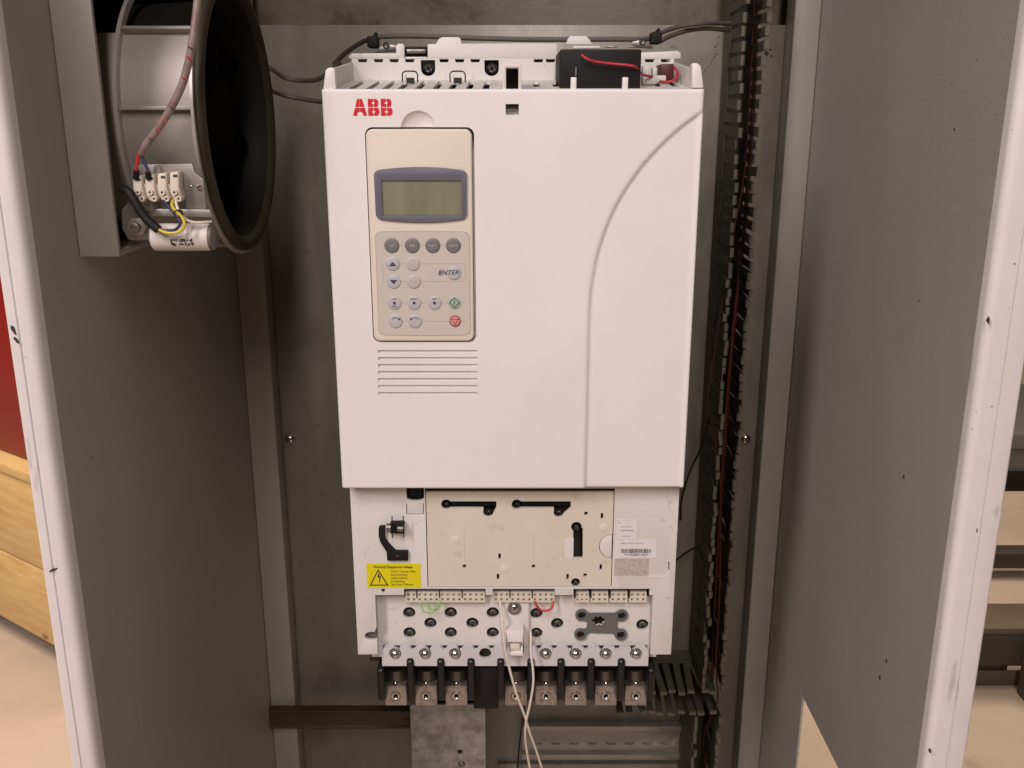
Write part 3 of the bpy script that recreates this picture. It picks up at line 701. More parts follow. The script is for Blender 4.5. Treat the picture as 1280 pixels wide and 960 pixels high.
def ring(outer, inner, m, c, y=-0.00098):
    mb = MB(); n = len(outer); a = [(c.x+u*kk, YM+y-0.00012, c.z+v*kk) for u, v in outer]; b = [(c.x+u*kk, YM+y-0.00012, c.z+v*kk) for u, v in inner]
    a2 = [(p[0], YM+y+0.0006, p[2]) for p in a]
    mb.add(a+b+a2, [(i, (i+1) % n, n+(i+1) % n, n+i) for i in range(n)] + [(i, 2*n+i, 2*n+(i+1) % n, (i+1) % n) for i in range(n)])
    return obj('button_mark', mb, m, kb)
dm = [(0, 6.8), (6.8, 0), (0, -6.8), (-6.8, 0)]
ring(dm, [(u*0.80, v*0.80) for u, v in dm], 'ink_green', c); mark([(-0.5, -2.6), (0.5, -2.6), (0.5, 2.6), (-0.5, 2.6)], 'ink_green', c, o)
o, c = button(568.8, 401, 7.2, 'btn_red')
ring(circ((0, 0), 7.0, 28), circ((0, 0), 5.9, 28), 'ink_red', c, -0.0007)
tr_ = [(-4.9, 2.9), (4.9, 2.9), (0, -5.2)]; ring(tr_, [(u*0.74, (v-.25)*0.74+.25) for u, v in tr_], 'ink_red', c, -0.00098)

# ================================================================== LOWER HALF OF THE DRIVE
YH = 0.018
HX0 = (P(437, 614, YH).x + P(448, 816, YH).x)/2; HX1 = (P(850, 614, YH).x + P(838, 816, YH).x)/2
HZT = CZB+0.012; HZB = P(640, 818, YH).z
def pz(py, Y=YH): return P(640, py, Y).z
def px_(px, py, Y=YH): return P(px, py, Y).x
tx0, tx1 = px_(470, 770), px_(815, 770)
hs = MB().box(HX0, HX1, YH, 0.10, HZB, HZT)
ctr = [MB().box(HX0+0.003, HX1-0.003, YH+0.003, 0.2, HZB-0.1, HZT-0.003)]          # hollow
ctr.append(MB().box(tx0, tx1, 0.0, 0.2, HZB-0.2, pz(744)))                          # terminal bay
mx0, mx1, mz0, mz1 = R(533.5, 615, 766, 734, YH)
ctr.append(MB().box(mx0-0.0004, mx1+0.0004, 0.0, 0.2, mz0, mz1+0.003))
for a_, b_ in ((505, 607), (616, 693.5), (717, 812)):
    ctr.append(MB().box(px_(a_, 740), px_(b_, 740), 0.0, 0.2, pz(746), pz(736)))
a, b, c, d_ = R(508, 606, 530, 622, YH); ctr.append(MB().prism([(a, d_+0.01), (a, c)] + [((a+b)/2+(b-a)/2*math.cos(math.radians(t)), c+0.0028*math.sin(math.radians(t))) for t in range(200, 341, 20)] + [(b, c), (b, d_+0.01)], 0.0, 0.03))
for pts in ([(508, 630), (509, 630), (509, 642), (529, 642), (529, 629), (530, 629), (530, 643), (508, 643)], [(476, 736), (481, 736), (481, 741), (478, 741)], [(835.5, 702), (836.8, 702), (836.8, 713), (835.5, 713)]):
    ctr.append(MB().prism([(P(u, v, YH).x, P(u, v, YH).z) for u, v in pts], 0.0, 0.03))
kh = P(465, 795, YH)
ctr.append(MB().prism([(kh.x+0.0063*math.cos(t), kh.z+0.0040*math.sin(t)) for t in [2*math.pi*i/18 for i in range(18)]], 0.0, 0.05))
ctr.append(MB().prism([(P(u, v, YH).x, P(u, v, YH).z) for u, v in ((468, 790), (472, 781), (475, 781), (475, 786), (472, 793))], 0.0, 0.05))
lev_hole = [(474.5, 657), (482, 655.5), (482, 666), (497, 686), (511.5, 686), (511.5, 699.5), (484, 699.5), (483, 690), (474.5, 675)]
house = obj('lower_housing', cut(hs, ctr), 'plastic', drv, bev=0.0006)
obj('keyhole_back', MB().box(HX0+0.0035, tx0-0.0004, 0.0225, 0.024, HZB+0.003, pz(770)), 'grey_plate', drv)
obj('knob', MB().cyl(((a+b)/2, c+0.003), 0.0062, YH+0.004, 0.028, 20), 'black', drv, bev=0.0008)
obj('bay_back', MB().box(HX0+0.0035, HX1-0.0035, 0.038, 0.0455, HZB+0.002, HZT-0.004), 'bay', drv)
# raised crease on right shoulder and the embossed label frame
def ridge(pts, Y, r=0.0006, m='plastic', name='moulded_ridge', par=None, n=6, sub=4):
    return obj(name, MB().tube([P(u, v, Y) for u, v in pts], r, n, sub), m, par or drv)
ridge([(832.5, 613), (833, 622), (835, 632), (841, 645), (846, 656)], YH+0.0002, 0.0007)
fr = [(768, 650), (832, 650.5), (838.5, 653), (839.5, 660), (837.5, 712), (835, 718), (829, 720.5), (768, 720)]
ridge(fr, YH+0.0002, 0.0005, sub=1)
ridge([(458, 615), (444, 645)], YH+0.0002, 0.0004, sub=1)
# clear sheet under the stickers
def sticker(px0, px1, py0, py1, m, name='sticker', lift=0.0003, par=None):
    a, b, c, d_ = R(px0, py0, px1, py1, YH)
    return obj(name, MB().box(a, b, YH-lift, YH+0.0004, c, d_), m, par or drv), (a, b, c, d_)
wst, wb = sticker(458.5, 526, 704.5, 734.5, 'yellow', 'warning_sticker'); wst['label'] = 'yellow warning sticker with lightning triangle'
YS_ = YH-0.0003
def on(b, u, v): return b[0]+(b[1]-b[0])*u, b[2]+(b[3]-b[2])*v
x, z = on(wb, 0.49, 0.865); text('lettering', 'Warning! Dangerous voltage', x, z, 0.0021, YS_-0.0001, 'ink_black', wst, bold=0.03, xs=0.92)
for i, t in enumerate(('Wait 5 minutes after', 'disconnecting', 'supply before', 'proceeding.', "See User's Manual")):
    x, z = on(wb, 0.445, 0.685-0.137*i); text('lettering', t, x, z, 0.00185, YS_-0.0001, 'ink_black', wst, align='LEFT', xs=0.92)
def tri_ring(pts, k, m, par, Y):
    cx = sum(p[0] for p in pts)/3; cz = sum(p[1] for p in pts)/3
    inn = [(cx+(x-cx)*k, cz+(z-cz)*k) for x, z in pts]
    mb = MB(); vs = [(x, Y-0.0001, z) for x, z in pts+inn] + [(x, Y+0.0002, z) for x, z in pts+inn]
    mb.add(vs, [(i, (i+1) % 3, 3+(i+1) % 3, 3+i) for i in range(3)] + [(i, 6+i, 6+(i+1) % 3, (i+1) % 3) for i in range(3)])
    return obj('warning_triangle', mb, m, par)
tri_ring([on(wb, 0.045, 0.09), on(wb, 0.40, 0.09), on(wb, 0.215, 0.78)], 0.80, 'ink_black', wst, YS_)
for poly in ([(0.215, .60), (0.24, .60), (0.225, .42), (0.195, .42)], [(0.24, .50), (0.265, .50), (0.235, .22), (0.22, .22)], [(0.195, .42), (0.225, .46), (0.25, .46), (0.245, .50), (0.21, .44)]):
    obj('lightning_bolt', MB().prism([on(wb, u, v) for u, v in poly], YS_-0.0001, YS_+0.0002), 'ink_black', wst)
s1, b1 = sticker(770.5, 796, 651, 673.5, 'label', 'paper_sticker'); s2, b2 = sticker(769.5, 820.5, 674.8, 697, 'label', 'barcode_sticker'); s3, b3 = sticker(768, 811, 698.3, 720, 'holo', 'foil_sticker', 0.0002)
def dashes(b, v, u0, u1, n, par, h=0.055):
    mb = MB(); u = u0; 
    while u < u1:
        l = random.uniform(0.012, 0.05); x0, z0 = on(b, u, v-h/2); x1, z1 = on(b, min(u+l, u1), v+h/2*random.uniform(.5, 1)); mb.box(x0, x1, YS_-0.0001, YS_+0.0002, z0, z1); u += l+random.uniform(0.01, 0.03)
    obj('fine_print', mb, 'ink_grey', par)
dashes(b1, .68, .20, .72, 8, s1); dashes(b1, .47, .20, .84, 8, s1, .07); dashes(b1, .16, .24, .70, 8, s1); dashes(b1, .90, .10, .18, 2, s1, .06)
dashes(b2, .82, .12, .66, 12, s2)
mb = MB(); u = 0.13
while u < 0.88:
    l = random.choice((.006, .006, .012, .016)); x0, z0 = on(b2, u, .27); x1, z1 = on(b2, u+l, .50); mb.box(x0, x1, YS_-0.0001, YS_+0.0002, z0, z1); u += l+random.choice((.006, .006, .012))
obj('barcode', mb, 'ink_black', s2)
x, z = on(b2, .51, .17); text('lettering', '*1152201101*', x, z, 0.0018, YS_-0.0001, 'ink_black', s2, bold=0.02, xs=1.3)
# lever and clamp at left
def poly_at(pts, Y): return [(P(u, v, Y).x, P(u, v, Y).z) for u, v in pts]
lev = [(473.8, 657.5), (476, 656), (482, 655.8), (481.8, 666), (482.5, 673), (489, 681), (495, 686.8), (510.5, 687), (510.7, 698.7), (484.5, 698.9), (483.7, 688), (476, 676), (473.8, 668)]
lv_ = obj('earth_lever', MB().prism(poly_at(lev, YH), YH-0.0035, YH+0.0005), 'black', drv, bev=0.0007)
obj('lever_mark', MB().cyl((px_(497.5, 692), pz(692)), 0.0007, YH-0.0038, YH-0.003, 10), 'steel_dark', lv_)
a, b, c, d_ = R(483.5, 652.5, 507, 665, YH-0.004)
cl = obj('clamp', MB().box(a+0.003, b-0.001, YH-0.0075, YH, c, d_), 'black', drv, bev=0.0008)
obj('clamp_roller', MB().lathe([(0.0001, a), (0.0036, a), (0.0036, a+0.0036), (0.0001, a+0.0036)], (0, YH-0.005, (c+d_)/2), axis='X', n=18), 'steel_dark', cl)
obj('clamp_roller', MB().lathe([(0.0001, b-0.006), (0.0026, b-0.006), (0.0026, b-0.0005), (0.0001, b-0.0005)], (0, YH-0.0068, (c+d_)/2), axis='X', n=18), 'steel_dark', cl)
for px in (490, 504): obj('clamp_pin', MB().tube([P(px, 645, YH-0.0095), P(px+0.5, 672, YH-0.0095)], 0.00045, 6, 1), 'black', cl)
# cream mounting plate with slots, holes and screws
YP = YH+0.0008
tb = P(765, 683, YP); tr_ = 16*(tb-CAM).length/FP
mpl = MB().box(mx0+0.0003, mx1-0.0003, YP, YP+0.0025, mz0+0.0006, mz1)
k_ = (P(650, 675, YP)-CAM).length/FP
pcut = []
def slotL(cx, cy, ex, bx, by):
    pcut.append(MB().cyl((P(cx, cy, YP).x, P(cx, cy, YP).z), 6.4*k_, 0, 0.05, 20))
    a, b, c, d_ = R(cx+2, cy-3.8, ex, cy+4.2, YP); pcut.append(MB().box(a, b, 0, 0.05, c, d_))
    pcut.append(MB().cyl((P(bx, by, YP).x, P(bx, by, YP).z), 6.4*k_, 0, 0.05, 20))
    pcut.append(MB().prism(poly_at([(bx-6.2, cy), (ex, cy), (ex-.2, cy+4), (bx+5.6, by+2), (bx-6.2, by)], YP), 0, 0.05))
slotL(558, 630.5, 620.5, 610.5, 640); slotL(646, 630.5, 713.5, 698.5, 640.5)
pcut.append(MB().cyl((P(720.5, 658.5, YP).x, P(720.5, 658.5, YP).z), 6.6*k_, 0, 0.05, 20))
pcut.append(MB().prism(poly_at([(716.5, 660), (728.5, 660), (728.5, 697.5), (716.5, 697.5)], YP), 0, 0.05))
for px, py, r in ((580.5, 708, 2.6), (732.5, 642, 2.6), (667, 708, 2.6), (731.5, 719, 2.6)): pcut.append(MB().cyl((P(px, py, YP).x, P(px, py, YP).z), r*k_, 0, 0.05, 14))
for px, py in ((624.5, 695.5), (622.5, 721), (752.5, 645), (751, 709), (709.5, 721)):
    a, b, c, d_ = R(px-1.6, py-3.6, px+1.6, py+3.6, YP); pcut.append(MB().box(a, b, 0, 0.05, c, d_))
pcut.append(MB().cyl((P(719.5, 728, YP).x, P(719.5, 728, YP).z), 5.8*k_, 0, 0.05, 20))
pcut.append(MB().cyl((tb.x, tb.z), tr_, 0, 0.05, 28))
mpo = obj('mounting_board', cut(mpl, pcut), 'cream', drv, ang=25)
obj('thumb_tab', MB().prism([(tb.x-0.0002+0, tb.z-tr_*.95)] + [(tb.x+tr_*.95*math.cos(math.radians(t)), tb.z+tr_*.95*math.sin(math.radians(t))) for t in range(265, 94, -10)] + [(tb.x-0.0002, tb.z+tr_*.95)], YP-0.0002, YP+0.0022), 'plastic', drv, bev=0.0003)
a, b, c, d_ = R(706, 672.5, 716.8, 698, YP); obj('inset_pad', MB().box(a, b, YP-0.0002, YP+0.001, c, d_), 'plastic', mpo)
for px, py in ((570, 675), (631, 711.5), (754.5, 659.5)): obj('ejector_mark', MB().cyl((P(px, py, YP).x, P(px, py, YP).z), 5.6*k_, YP-0.00025, YP+0.001, 24), 'keypad', mpo, bev=0.0001)
for px, py in ((606, 686), (694.5, 682)): obj('ejector_mark', MB().cyl((P(px, py, YP).x, P(px, py, YP).z), 3.0*k_, YP-0.0002, YP+0.001, 16), 'cream', mpo)
for px, py in ((558, 631), (610.5, 640.5), (646, 631), (698.5, 641), (720.5, 658.5), (719.5, 728)):
    screw_head(px, py, YP+0.009, 4.9, 'steel_dark', drv, h=0.003, turn=random.uniform(0, 1.5))
for a_, b_, py in ((564, 620, 630.5), (652, 713, 630.5)):
    a, b, c, d_ = R(a_, py-2, b_, py+2.4, YP+0.006); obj('slot_bar', MB().box(a, b, YP+0.006, YP+0.010, c, d_), 'black', drv, bev=0.0008)
ridge([(579.5, 661), (580, 690), (581.5, 702)], YP, 0.0004, 'cream', par=mpo); ridge([(667, 665), (667, 700)], YP, 0.0004, 'cream', par=mpo)
# terminal plate and its screw holes
YT = 0.030
a, b, c, d_ = R(470, 752, 815, 811, YT)
holes = [(511.5, 766), (563.5, 766), (616, 766), (538, 779), (590.5, 779), (512, 791), (563.5, 791), (616, 791), (670.5, 767), (696.5, 779.5), (670.5, 791.5), (803, 781), (727, 768), (777, 768.5), (725.5, 792), (776, 792.5)]
kt = (P(640, 780, YT)-CAM).length/FP
gear = P(748, 775.5, YT)
def gearp(r): 
    return [(gear.x+r*(1+0.12*(1 if (i//2) % 2 else -1))*1.2*math.cos(2*math.pi*i/32), gear.z+r*(1+0.12*(1 if (i//2) % 2 else -1))*math.sin(2*math.pi*i/32)) for i in range(32)]
tc_ = [MB().cyl((P(x, y, YT).x, P(x, y, YT).z), 7.6*kt, 0, 0.05, 24) for x, y in holes] + [MB().prism(gearp(7*kt), 0, 0.05)]
tpl = obj('terminal_plate', cut(MB().box(tx0-0.007, tx1+0.007, YT, YT+0.003, P(640, 821, YT).z, P(640, 745, YT).z), tc_), 'plastic', drv, ang=25)
for x, y in holes: screw_head(x, y, YT+0.0062, 6.7, 'hole_screw', drv, name='terminal_screw', h=0.003, turn=random.uniform(0, 1.5))
# grey rubber cross plate
gp_ = MB().prism([(P(u, v, YT).x, P(u, v, YT).z) for u, v in ((731, 763), (737, 765.5), (768, 765.5), (773, 763), (783, 772), (772, 776), (771, 783), (782, 792), (773, 798), (766, 791), (737, 790), (728, 798), (719, 793), (733, 784), (734, 777), (721, 771))], YT-0.0016, YT-0.0002)
gq = [MB().prism(gearp(6.6*kt), 0, 0.05)] + [MB().cyl((P(x, y, YT).x, P(x, y, YT).z), 5.2*kt, 0, 0.05, 20) for x, y in holes[-4:]]
gpo = obj('cross_plate', cut(gp_, gq), 'grey_plate', drv, ang=25)
for x, y in holes[-4:]:
    c = P(x, y, YT); obj('grommet', MB().lathe([(5.0*kt, 0.0008), (5.0*kt, -0.0020), (7.6*kt, -0.0020), (7.9*kt, -0.0003)], (c.x, YT, c.z), n=24), 'grey_plate', gpo)
# centre column, screw and clip
a, b, c, d_ = R(631, 752, 661, 812, 0.027)
colm = obj('centre_column', MB().box(a, b, 0.0262, YT-0.0002, c, d_), 'plastic', drv, bev=0.0005)
cs = P(643, 760, 0.026)
obj('washer', MB().lathe([(8.2*kt, 0.0), (8.2*kt, -0.0012), (3*kt, -0.0014)], (cs.x, 0.0261, cs.z), n=24), 'steel_dark', drv)
screw_head(643, 760, 0.0247, 5.4, 'steel', drv, h=0.0026)
a, b, c, d_ = R(632.5, 789, 654.5, 802, 0.014); a2, b2, c2, d2 = R(635, 803, 652, 817, 0.014)
clip = obj('cable_clip', cut(MB().box(a, b, 0.014, 0.026, P(640, 820, 0.014).z, d_), [MB().prism(poly_at([(634.5, 803), (652.5, 803), (654, 811), (651, 812), (651, 816), (636.5, 816), (636.5, 812), (633.5, 811)], 0.014), 0.0, 0.022)]), 'cover', drv, bev=0.0006)
a2, b2, c2, d2 = R(637.5, 804.5, 649.5, 813, 0.016); obj('clip_tongue', MB().box(a2, b2, 0.016, 0.0215, c2, d2), 'keypad', clip, bev=0.0006)
obj('clip_backing', MB().box(a+0.001, b-0.001, 0.0222, 0.0225, P(640, 818, 0.02).z, P(640, 802, 0.02).z), 'w_dred', clip)
# plug-in terminal strips with wire holes
def strip_block(px0, px1, n, breaks=()):
    Yc_ = 0.0235
    a, b, c, d_ = R(px0, 739.5, px1, 753, Yc_)
    hm = MB(); p = (b-a)/n
    for i in range(n):
        for v, s in ((0.70, 0.26), (0.26, 0.27)):
            cx_ = a+p*(i+.5); cz_ = c+(d_-c)*v; hm.cyl((cx_, cz_), p*s, Yc_-0.005, Yc_+0.004, 8)
    o = obj('terminal_strip', cut(MB().box(a, b, Yc_, Yc_+0.0062, c, d_), [hm]), 'cream', drv)
    obj('strip_core', MB().box(a+0.0002, b-0.0002, Yc_+0.0034, Yc_+0.0038, c+0.0002, d_-0.0002), 'cavity', o)
    for i in breaks:
        xx = a+p*i; obj('divider', MB().box(xx-0.0005, xx+0.0005, Yc_-0.0006, Yc_+0.001, c+(d_-c)*.45, d_+0.0006), 'cavity', o)
    return o
strip_block(507, 606, 14, (2, 6, 10)); strip_block(616.5, 693, 11, (3, 7)); 
for q0, q1, n in ((719, 736, 3), (738.5, 760, 3), (762.5, 784, 3), (786.5, 808, 3)): strip_block(q0, q1, n, (0,))
# lilac screw cover strip
YL = 0.024
kl = (P(640, 820, YL)-CAM).length/FP
a, b, c, d_ = R(477.5, 812.5, 810.5, 832.5, YL)
top = []; n = int(round((b-a)/(19.0*kl)))
for i in range(n):
    x0 = a+(b-a)*i/n; x1 = a+(b-a)*(i+1)/n; wv = x1-x0
    top += [(x0+wv*.10, d_), (x0+wv*.14, d_+2.2*kl), (x0+wv*.28, d_+4.2*kl), (x0+wv*.5, d_+4.8*kl), (x0+wv*.72, d_+4.2*kl), (x0+wv*.86, d_+2.2*kl), (x0+wv*.90, d_)]
lp_ = MB().prism([(a, c), (a, d_)] + top + [(b, d_), (b, c)], YL, YL+0.0035)
lc_ = [MB().cyl((P(px, 817, YL).x, P(px, 817, YL).z), 7.4*kl, 0, 0.05, 24) for px in (494, 531.5, 569, 606.5, 682, 719.5, 757, 795)]
lst = obj('screw_cover', cut(lp_, lc_), 'lilac', drv, ang=25)
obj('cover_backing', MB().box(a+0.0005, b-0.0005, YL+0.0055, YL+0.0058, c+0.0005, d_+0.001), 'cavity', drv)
for px in (494, 531.5, 569, 682, 719.5, 757, 795):
    c0 = P(px, 817, YL+0.001); r = 7.0*kl
    sb = obj('bay_screw', MB().lathe([(0.0001, -0.0042), (r*.3, -0.0040), (r*.62, -0.0031), (r*.87, -0.0015), (r, 0.0005), (r, 0.003)], (c0.x, c0.y, c0.z), n=28), 'steel', drv, ang=60)
# power terminals
YG = 0.034
cents = [494.5, 532.5, 570.5, 607.5, 645, 682.5, 720, 757.5, 795]
kg = (P(640, 860, YG)-CAM).length/FP
def lug(px):
    g0 = []
    x, zt, zb = P(px, 868, YG).x, P(px, 857, YG).z, P(px, 882, YG).z
    hw = 13.0*kg
    c = P(px, 870, YG)
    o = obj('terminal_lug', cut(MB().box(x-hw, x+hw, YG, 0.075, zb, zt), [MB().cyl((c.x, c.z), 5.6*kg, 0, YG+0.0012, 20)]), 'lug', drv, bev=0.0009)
    obj('clamp_screw', MB().lathe([(2.6*kg, 0.003), (2.6*kg, -0.0006), (3.4*kg, -0.0010), (5.0*kg, -0.0008), (5.4*kg, 0.0008)], (c.x, YG+0.0004, c.z), n=20), 'steel', o)
    obj('hex_socket', MB().cyl((c.x, c.z), 2.7*kg, YG+0.0012, YG+0.0020, 6), 'cavity', o)
    zt2, zb2 = P(px, 830, 0.05).z, P(px, 860, 0.05).z
    m = MB()
    n = 18; r = 12.8*kg
    for z0, z1 in ((zb2, zt2),):
        pts = [(x+r*math.cos(math.pi+math.pi*i/n), 0.0460+r*math.sin(math.pi+math.pi*i/n)*0.9) for i in range(n+1)]
        m.prismz(pts + [(x+r, 0.06), (x-r, 0.06)], z0, z1)
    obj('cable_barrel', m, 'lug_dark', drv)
    c2 = P(px, 853.5, 0.0385); obj('set_screw', MB().lathe([(0.0001, -0.0024), (1.6*kg, -0.0020), (3.0*kg, -0.0006), (3.2*kg, 0.002)], (c2.x, c2.y, c2.z), n=14), 'steel', drv, ang=60)
for i, px in enumerate(cents):
    if i == 3:
        x = P(px, 858, YG).x; obj('blank_cover', MB().box(x-15*kg, x+15*kg, YG-0.004, 0.075, P(px, 883, YG).z, P(px, 832, YG).z), 'black', drv, bev=0.001)
    else: lug(px)
for px in (476.5, 513.5, 551.5, 589, 626, 663.5, 701, 738.5, 776, 814):
    x = P(px, 855, 0.022).x; w_ = 4.3*kg
    zt, zb = P(px, 824 if 480 < px < 812 else 834, 0.022).z, P(px, 881, 0.022).z
    mb = MB().box(x-w_, x+w_, 0.0262, 0.085, zb, zt)
    mb = MB().prismx([(0.090, zb-0.004), (0.026, zb+0.001), (0.0215, zb+0.006), (0.0205, zt-0.003), (0.0235 if 480 < px < 812 else 0.026, zt), (0.090, zt)], x-w_, x+w_)
    obj('barrier', mb, 'barrier', drv, bev=0.0024, seg=4)
obj('terminal_base', MB().box(P(474, 850, 0.06).x, P(816, 850, 0.06).x, 0.0765, 0.135, P(640, 876, 0.076).z, P(640, 826, 0.076).z), 'black', drv)

# ================================================================== LOOSE WIRES ON THE DRIVE
o = obj('white_wire', MB().tube([P(625, 753, 0.0225), P(626.5, 764, 0.019), P(629, 790, 0.012), P(632, 815, 0.010), P(638, 840, 0.010), P(646, 868, 0.012), P(656, 895, 0.016), P(663, 918, 0.022), P(671, 940, 0.03), P(682, 975, 0.04)], 0.00105, 10), 'w_white')
tag(o, 'thin white wire running from left of the white clip, ending lower right', 'wire', 'white wires hanging from the drive')
o = obj('white_wire', MB().tube([P(663, 788, 0.026), P(663.5, 794, 0.020), P(663.5, 815, 0.014), P(666, 835, 0.010), P(666.5, 855, 0.010), P(662.5, 880, 0.013), P(658, 900, 0.016), P(656.5, 918, 0.021), P(658, 935, 0.028), P(664, 970, 0.038)], 0.00105, 10), 'w_white')
tag(o, 'thin white wire hanging from right of the white clip, bending left at bottom', 'wire', 'white wires hanging from the drive')
gw = thing('green_jumper', 'pair of thin green jumper loops under the left terminal strip', 'wire', P(536, 760, 0.028))
obj('loop', MB().tube([P(527, 751, 0.0235), P(526.5, 757, 0.021), P(530, 764, 0.020), P(538, 766, 0.020), P(545, 762, 0.021), P(549.5, 751, 0.0235)], 0.00055, 8), 'w_green', gw)
obj('loop', MB().tube([P(534, 751, 0.0235), P(535.5, 757, 0.0205), P(540, 761.5, 0.019), P(546, 760, 0.020), P(550, 755, 0.021), P(549, 750, 0.0235)], 0.00055, 8), 'w_green', gw)
o = obj('red_jumper', MB().tube([P(668.5, 751.5, 0.0235), P(671, 757, 0.021), P(675, 762, 0.020), P(681, 763.5, 0.0195), P(687, 762, 0.020), P(690.5, 758, 0.021), P(691, 751.5, 0.0235)], 0.00095, 10), 'w_red')
tag(o, 'short red jumper loop under the middle terminal strip', 'wire')
# grey cables above and beside the drive
o = obj('grey_cable', MB().tube([P(418, 80, 0.20), P(432, 66, 0.19), P(452, 53, 0.17), P(468, 47.5, 0.155), P(490, 45, 0.15), P(540, 45.5, 0.15), P(600, 48, 0.15), P(680, 49.5, 0.15), P(760, 49, 0.15), P(808, 48.5, 0.155), P(826, 41, 0.18), P(850, 33, 0.20), P(880, 29, 0.21), P(912, 29.5, 0.245)], 0.0021, 10), 'w_grey')
tag(o, 'grey cable running across the top of the drive into the duct', 'cable')
o = obj('grey_cable', MB().tube([P(824, 52, 0.17), P(838, 45, 0.19), P(860, 38, 0.21), P(885, 35.5, 0.22), P(912, 38, 0.25)], 0.0021, 10), 'w_grey')
tag(o, 'short grey cable just below the long one at upper right of drive', 'cable')
o = obj('grey_cable', MB().tube([P(322, 74, 0.2), P(342, 88, 0.21), P(356, 97, 0.22), P(375, 100.5, 0.22), P(400, 98, 0.2), P(425, 78, 0.19)], 0.0021, 10), 'w_grey')
tag(o, 'upper grey cable sagging between the fan and the drive top', 'cable')
o = obj('grey_cable', MB().tube([P(335, 112, 0.2), P(355, 119, 0.22), P(380, 124, 0.22), P(402, 127, 0.21), P(430, 128, 0.2)], 0.0021, 10), 'w_grey')
tag(o, 'lower grey cable passing from the fan behind the drive', 'cable')
for px, py, lab in ((466, 52, 'black cable clamp at upper left of the drive'), (820, 47, 'black cable clamp at upper right of the drive')):
    c = P(px, py, 0.148); cl_ = thing('cable_clamp', lab, 'clamp', c, 'black clamps on the top cable')
    k = (c-CAM).length/FP
    obj('clamp_body', MB().prism(rrect(c.x-6*k, c.x+6*k, c.z-7*k, c.z+6*k, 0.0015), 0.1435, 0.160), 'black', cl_, bev=0.0008)
    obj('clamp_ear', MB().prism([(c.x-2*k, c.z+5*k), (c.x+3*k, c.z+11*k), (c.x+5*k, c.z+10*k), (c.x+5*k, c.z+4*k)], 0.150, 0.156), 'black', cl_)
    s_ = 1 if px < 600 else -1
    obj('clamp_foot', MB().prism(poly_at([(px+3*s_, py+14), (px+30*s_, py+12), (px+30*s_, py+5), (px+20*s_, py+3), (px+8*s_, py+7)], 0.147), 0.1465, 0.150), 'steel_dark', cl_, bev=0.0006)
    screw_head(px+17*s_, py+5, 0.1462, 4.0, 'steel', cl_, slot=None)

# ================================================================== CABLE DUCTS
def finger_mesh(wd, dep, th, neck):
    """one duct finger: a flat tongue along -Y with a thicker hooked tip"""
    m = MB()
    m.box(-th/2, th/2, -dep, 0, -wd/2, wd/2)
    return m
YD0, YD1 = YB-0.0006, 0.214
ZFINE = P(920, 330, 0.22).z
def duct_v(xl, xr, z0, z1, label, pitch=0.0125, ratio=0.70):
    t = thing('cable_duct', label, 'cable duct', ((xl+xr)/2, YB, z0), 'grey slotted cable ducts')
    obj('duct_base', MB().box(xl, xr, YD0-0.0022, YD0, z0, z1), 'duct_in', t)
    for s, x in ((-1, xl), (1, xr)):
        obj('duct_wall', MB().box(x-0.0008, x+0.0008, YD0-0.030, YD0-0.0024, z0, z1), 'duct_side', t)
        fp = tp = None
        zs = []; z = z1-pitch/2
        while z > z0+0.004:
            zs.append(z); z -= pitch if z > ZFINE else pitch*0.68
        for z in zs:
            dy = random.uniform(-0.0015, 0.0015); lean = random.gauss(0, 0.03)
            if fp is None:
                yb = YD0-0.0304
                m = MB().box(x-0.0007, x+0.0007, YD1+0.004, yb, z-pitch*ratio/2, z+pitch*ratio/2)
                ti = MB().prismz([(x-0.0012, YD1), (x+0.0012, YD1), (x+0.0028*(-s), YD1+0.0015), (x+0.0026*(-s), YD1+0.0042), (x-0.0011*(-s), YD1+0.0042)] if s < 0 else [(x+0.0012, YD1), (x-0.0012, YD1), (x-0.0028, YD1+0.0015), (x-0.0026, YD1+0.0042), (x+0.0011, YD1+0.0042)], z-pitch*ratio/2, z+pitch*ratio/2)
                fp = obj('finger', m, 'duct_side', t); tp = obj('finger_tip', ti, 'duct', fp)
                f0 = ROOT[fp].copy(); off = ROOT[tp]-ROOT[fp]
                fp.rotation_euler.z = lean
            else:
                f = copy_part(fp, (f0.x+random.uniform(-.0008, .0008), f0.y+dy, z), t); f.rotation_euler = (random.gauss(0, .03), 0, lean)
                if z <= ZFINE: f.scale.z = 0.86
                if random.random() > 0.06:
                    q = tp.copy(); COL.objects.link(q); q.parent = f; q.location = off; ROOT[q] = ROOT[f]+off
    return t
DXL = P(905, 50, YD0).x; DXR = P(958, 50, YD1).x + 0.0008
HZ1 = P(850, 866, YD1).z; HZ0 = P(850, 893, YD1).z
duct_v(DXL, DXR, HZ1+0.002, 1.30, 'tall grey slotted cable duct standing right of the drive')
duct_v(P(868, 930, YD1).x, P(899, 930, YD1).x, 0.30, HZ0-0.003, 'short grey slotted duct below the corner, at the bottom edge')
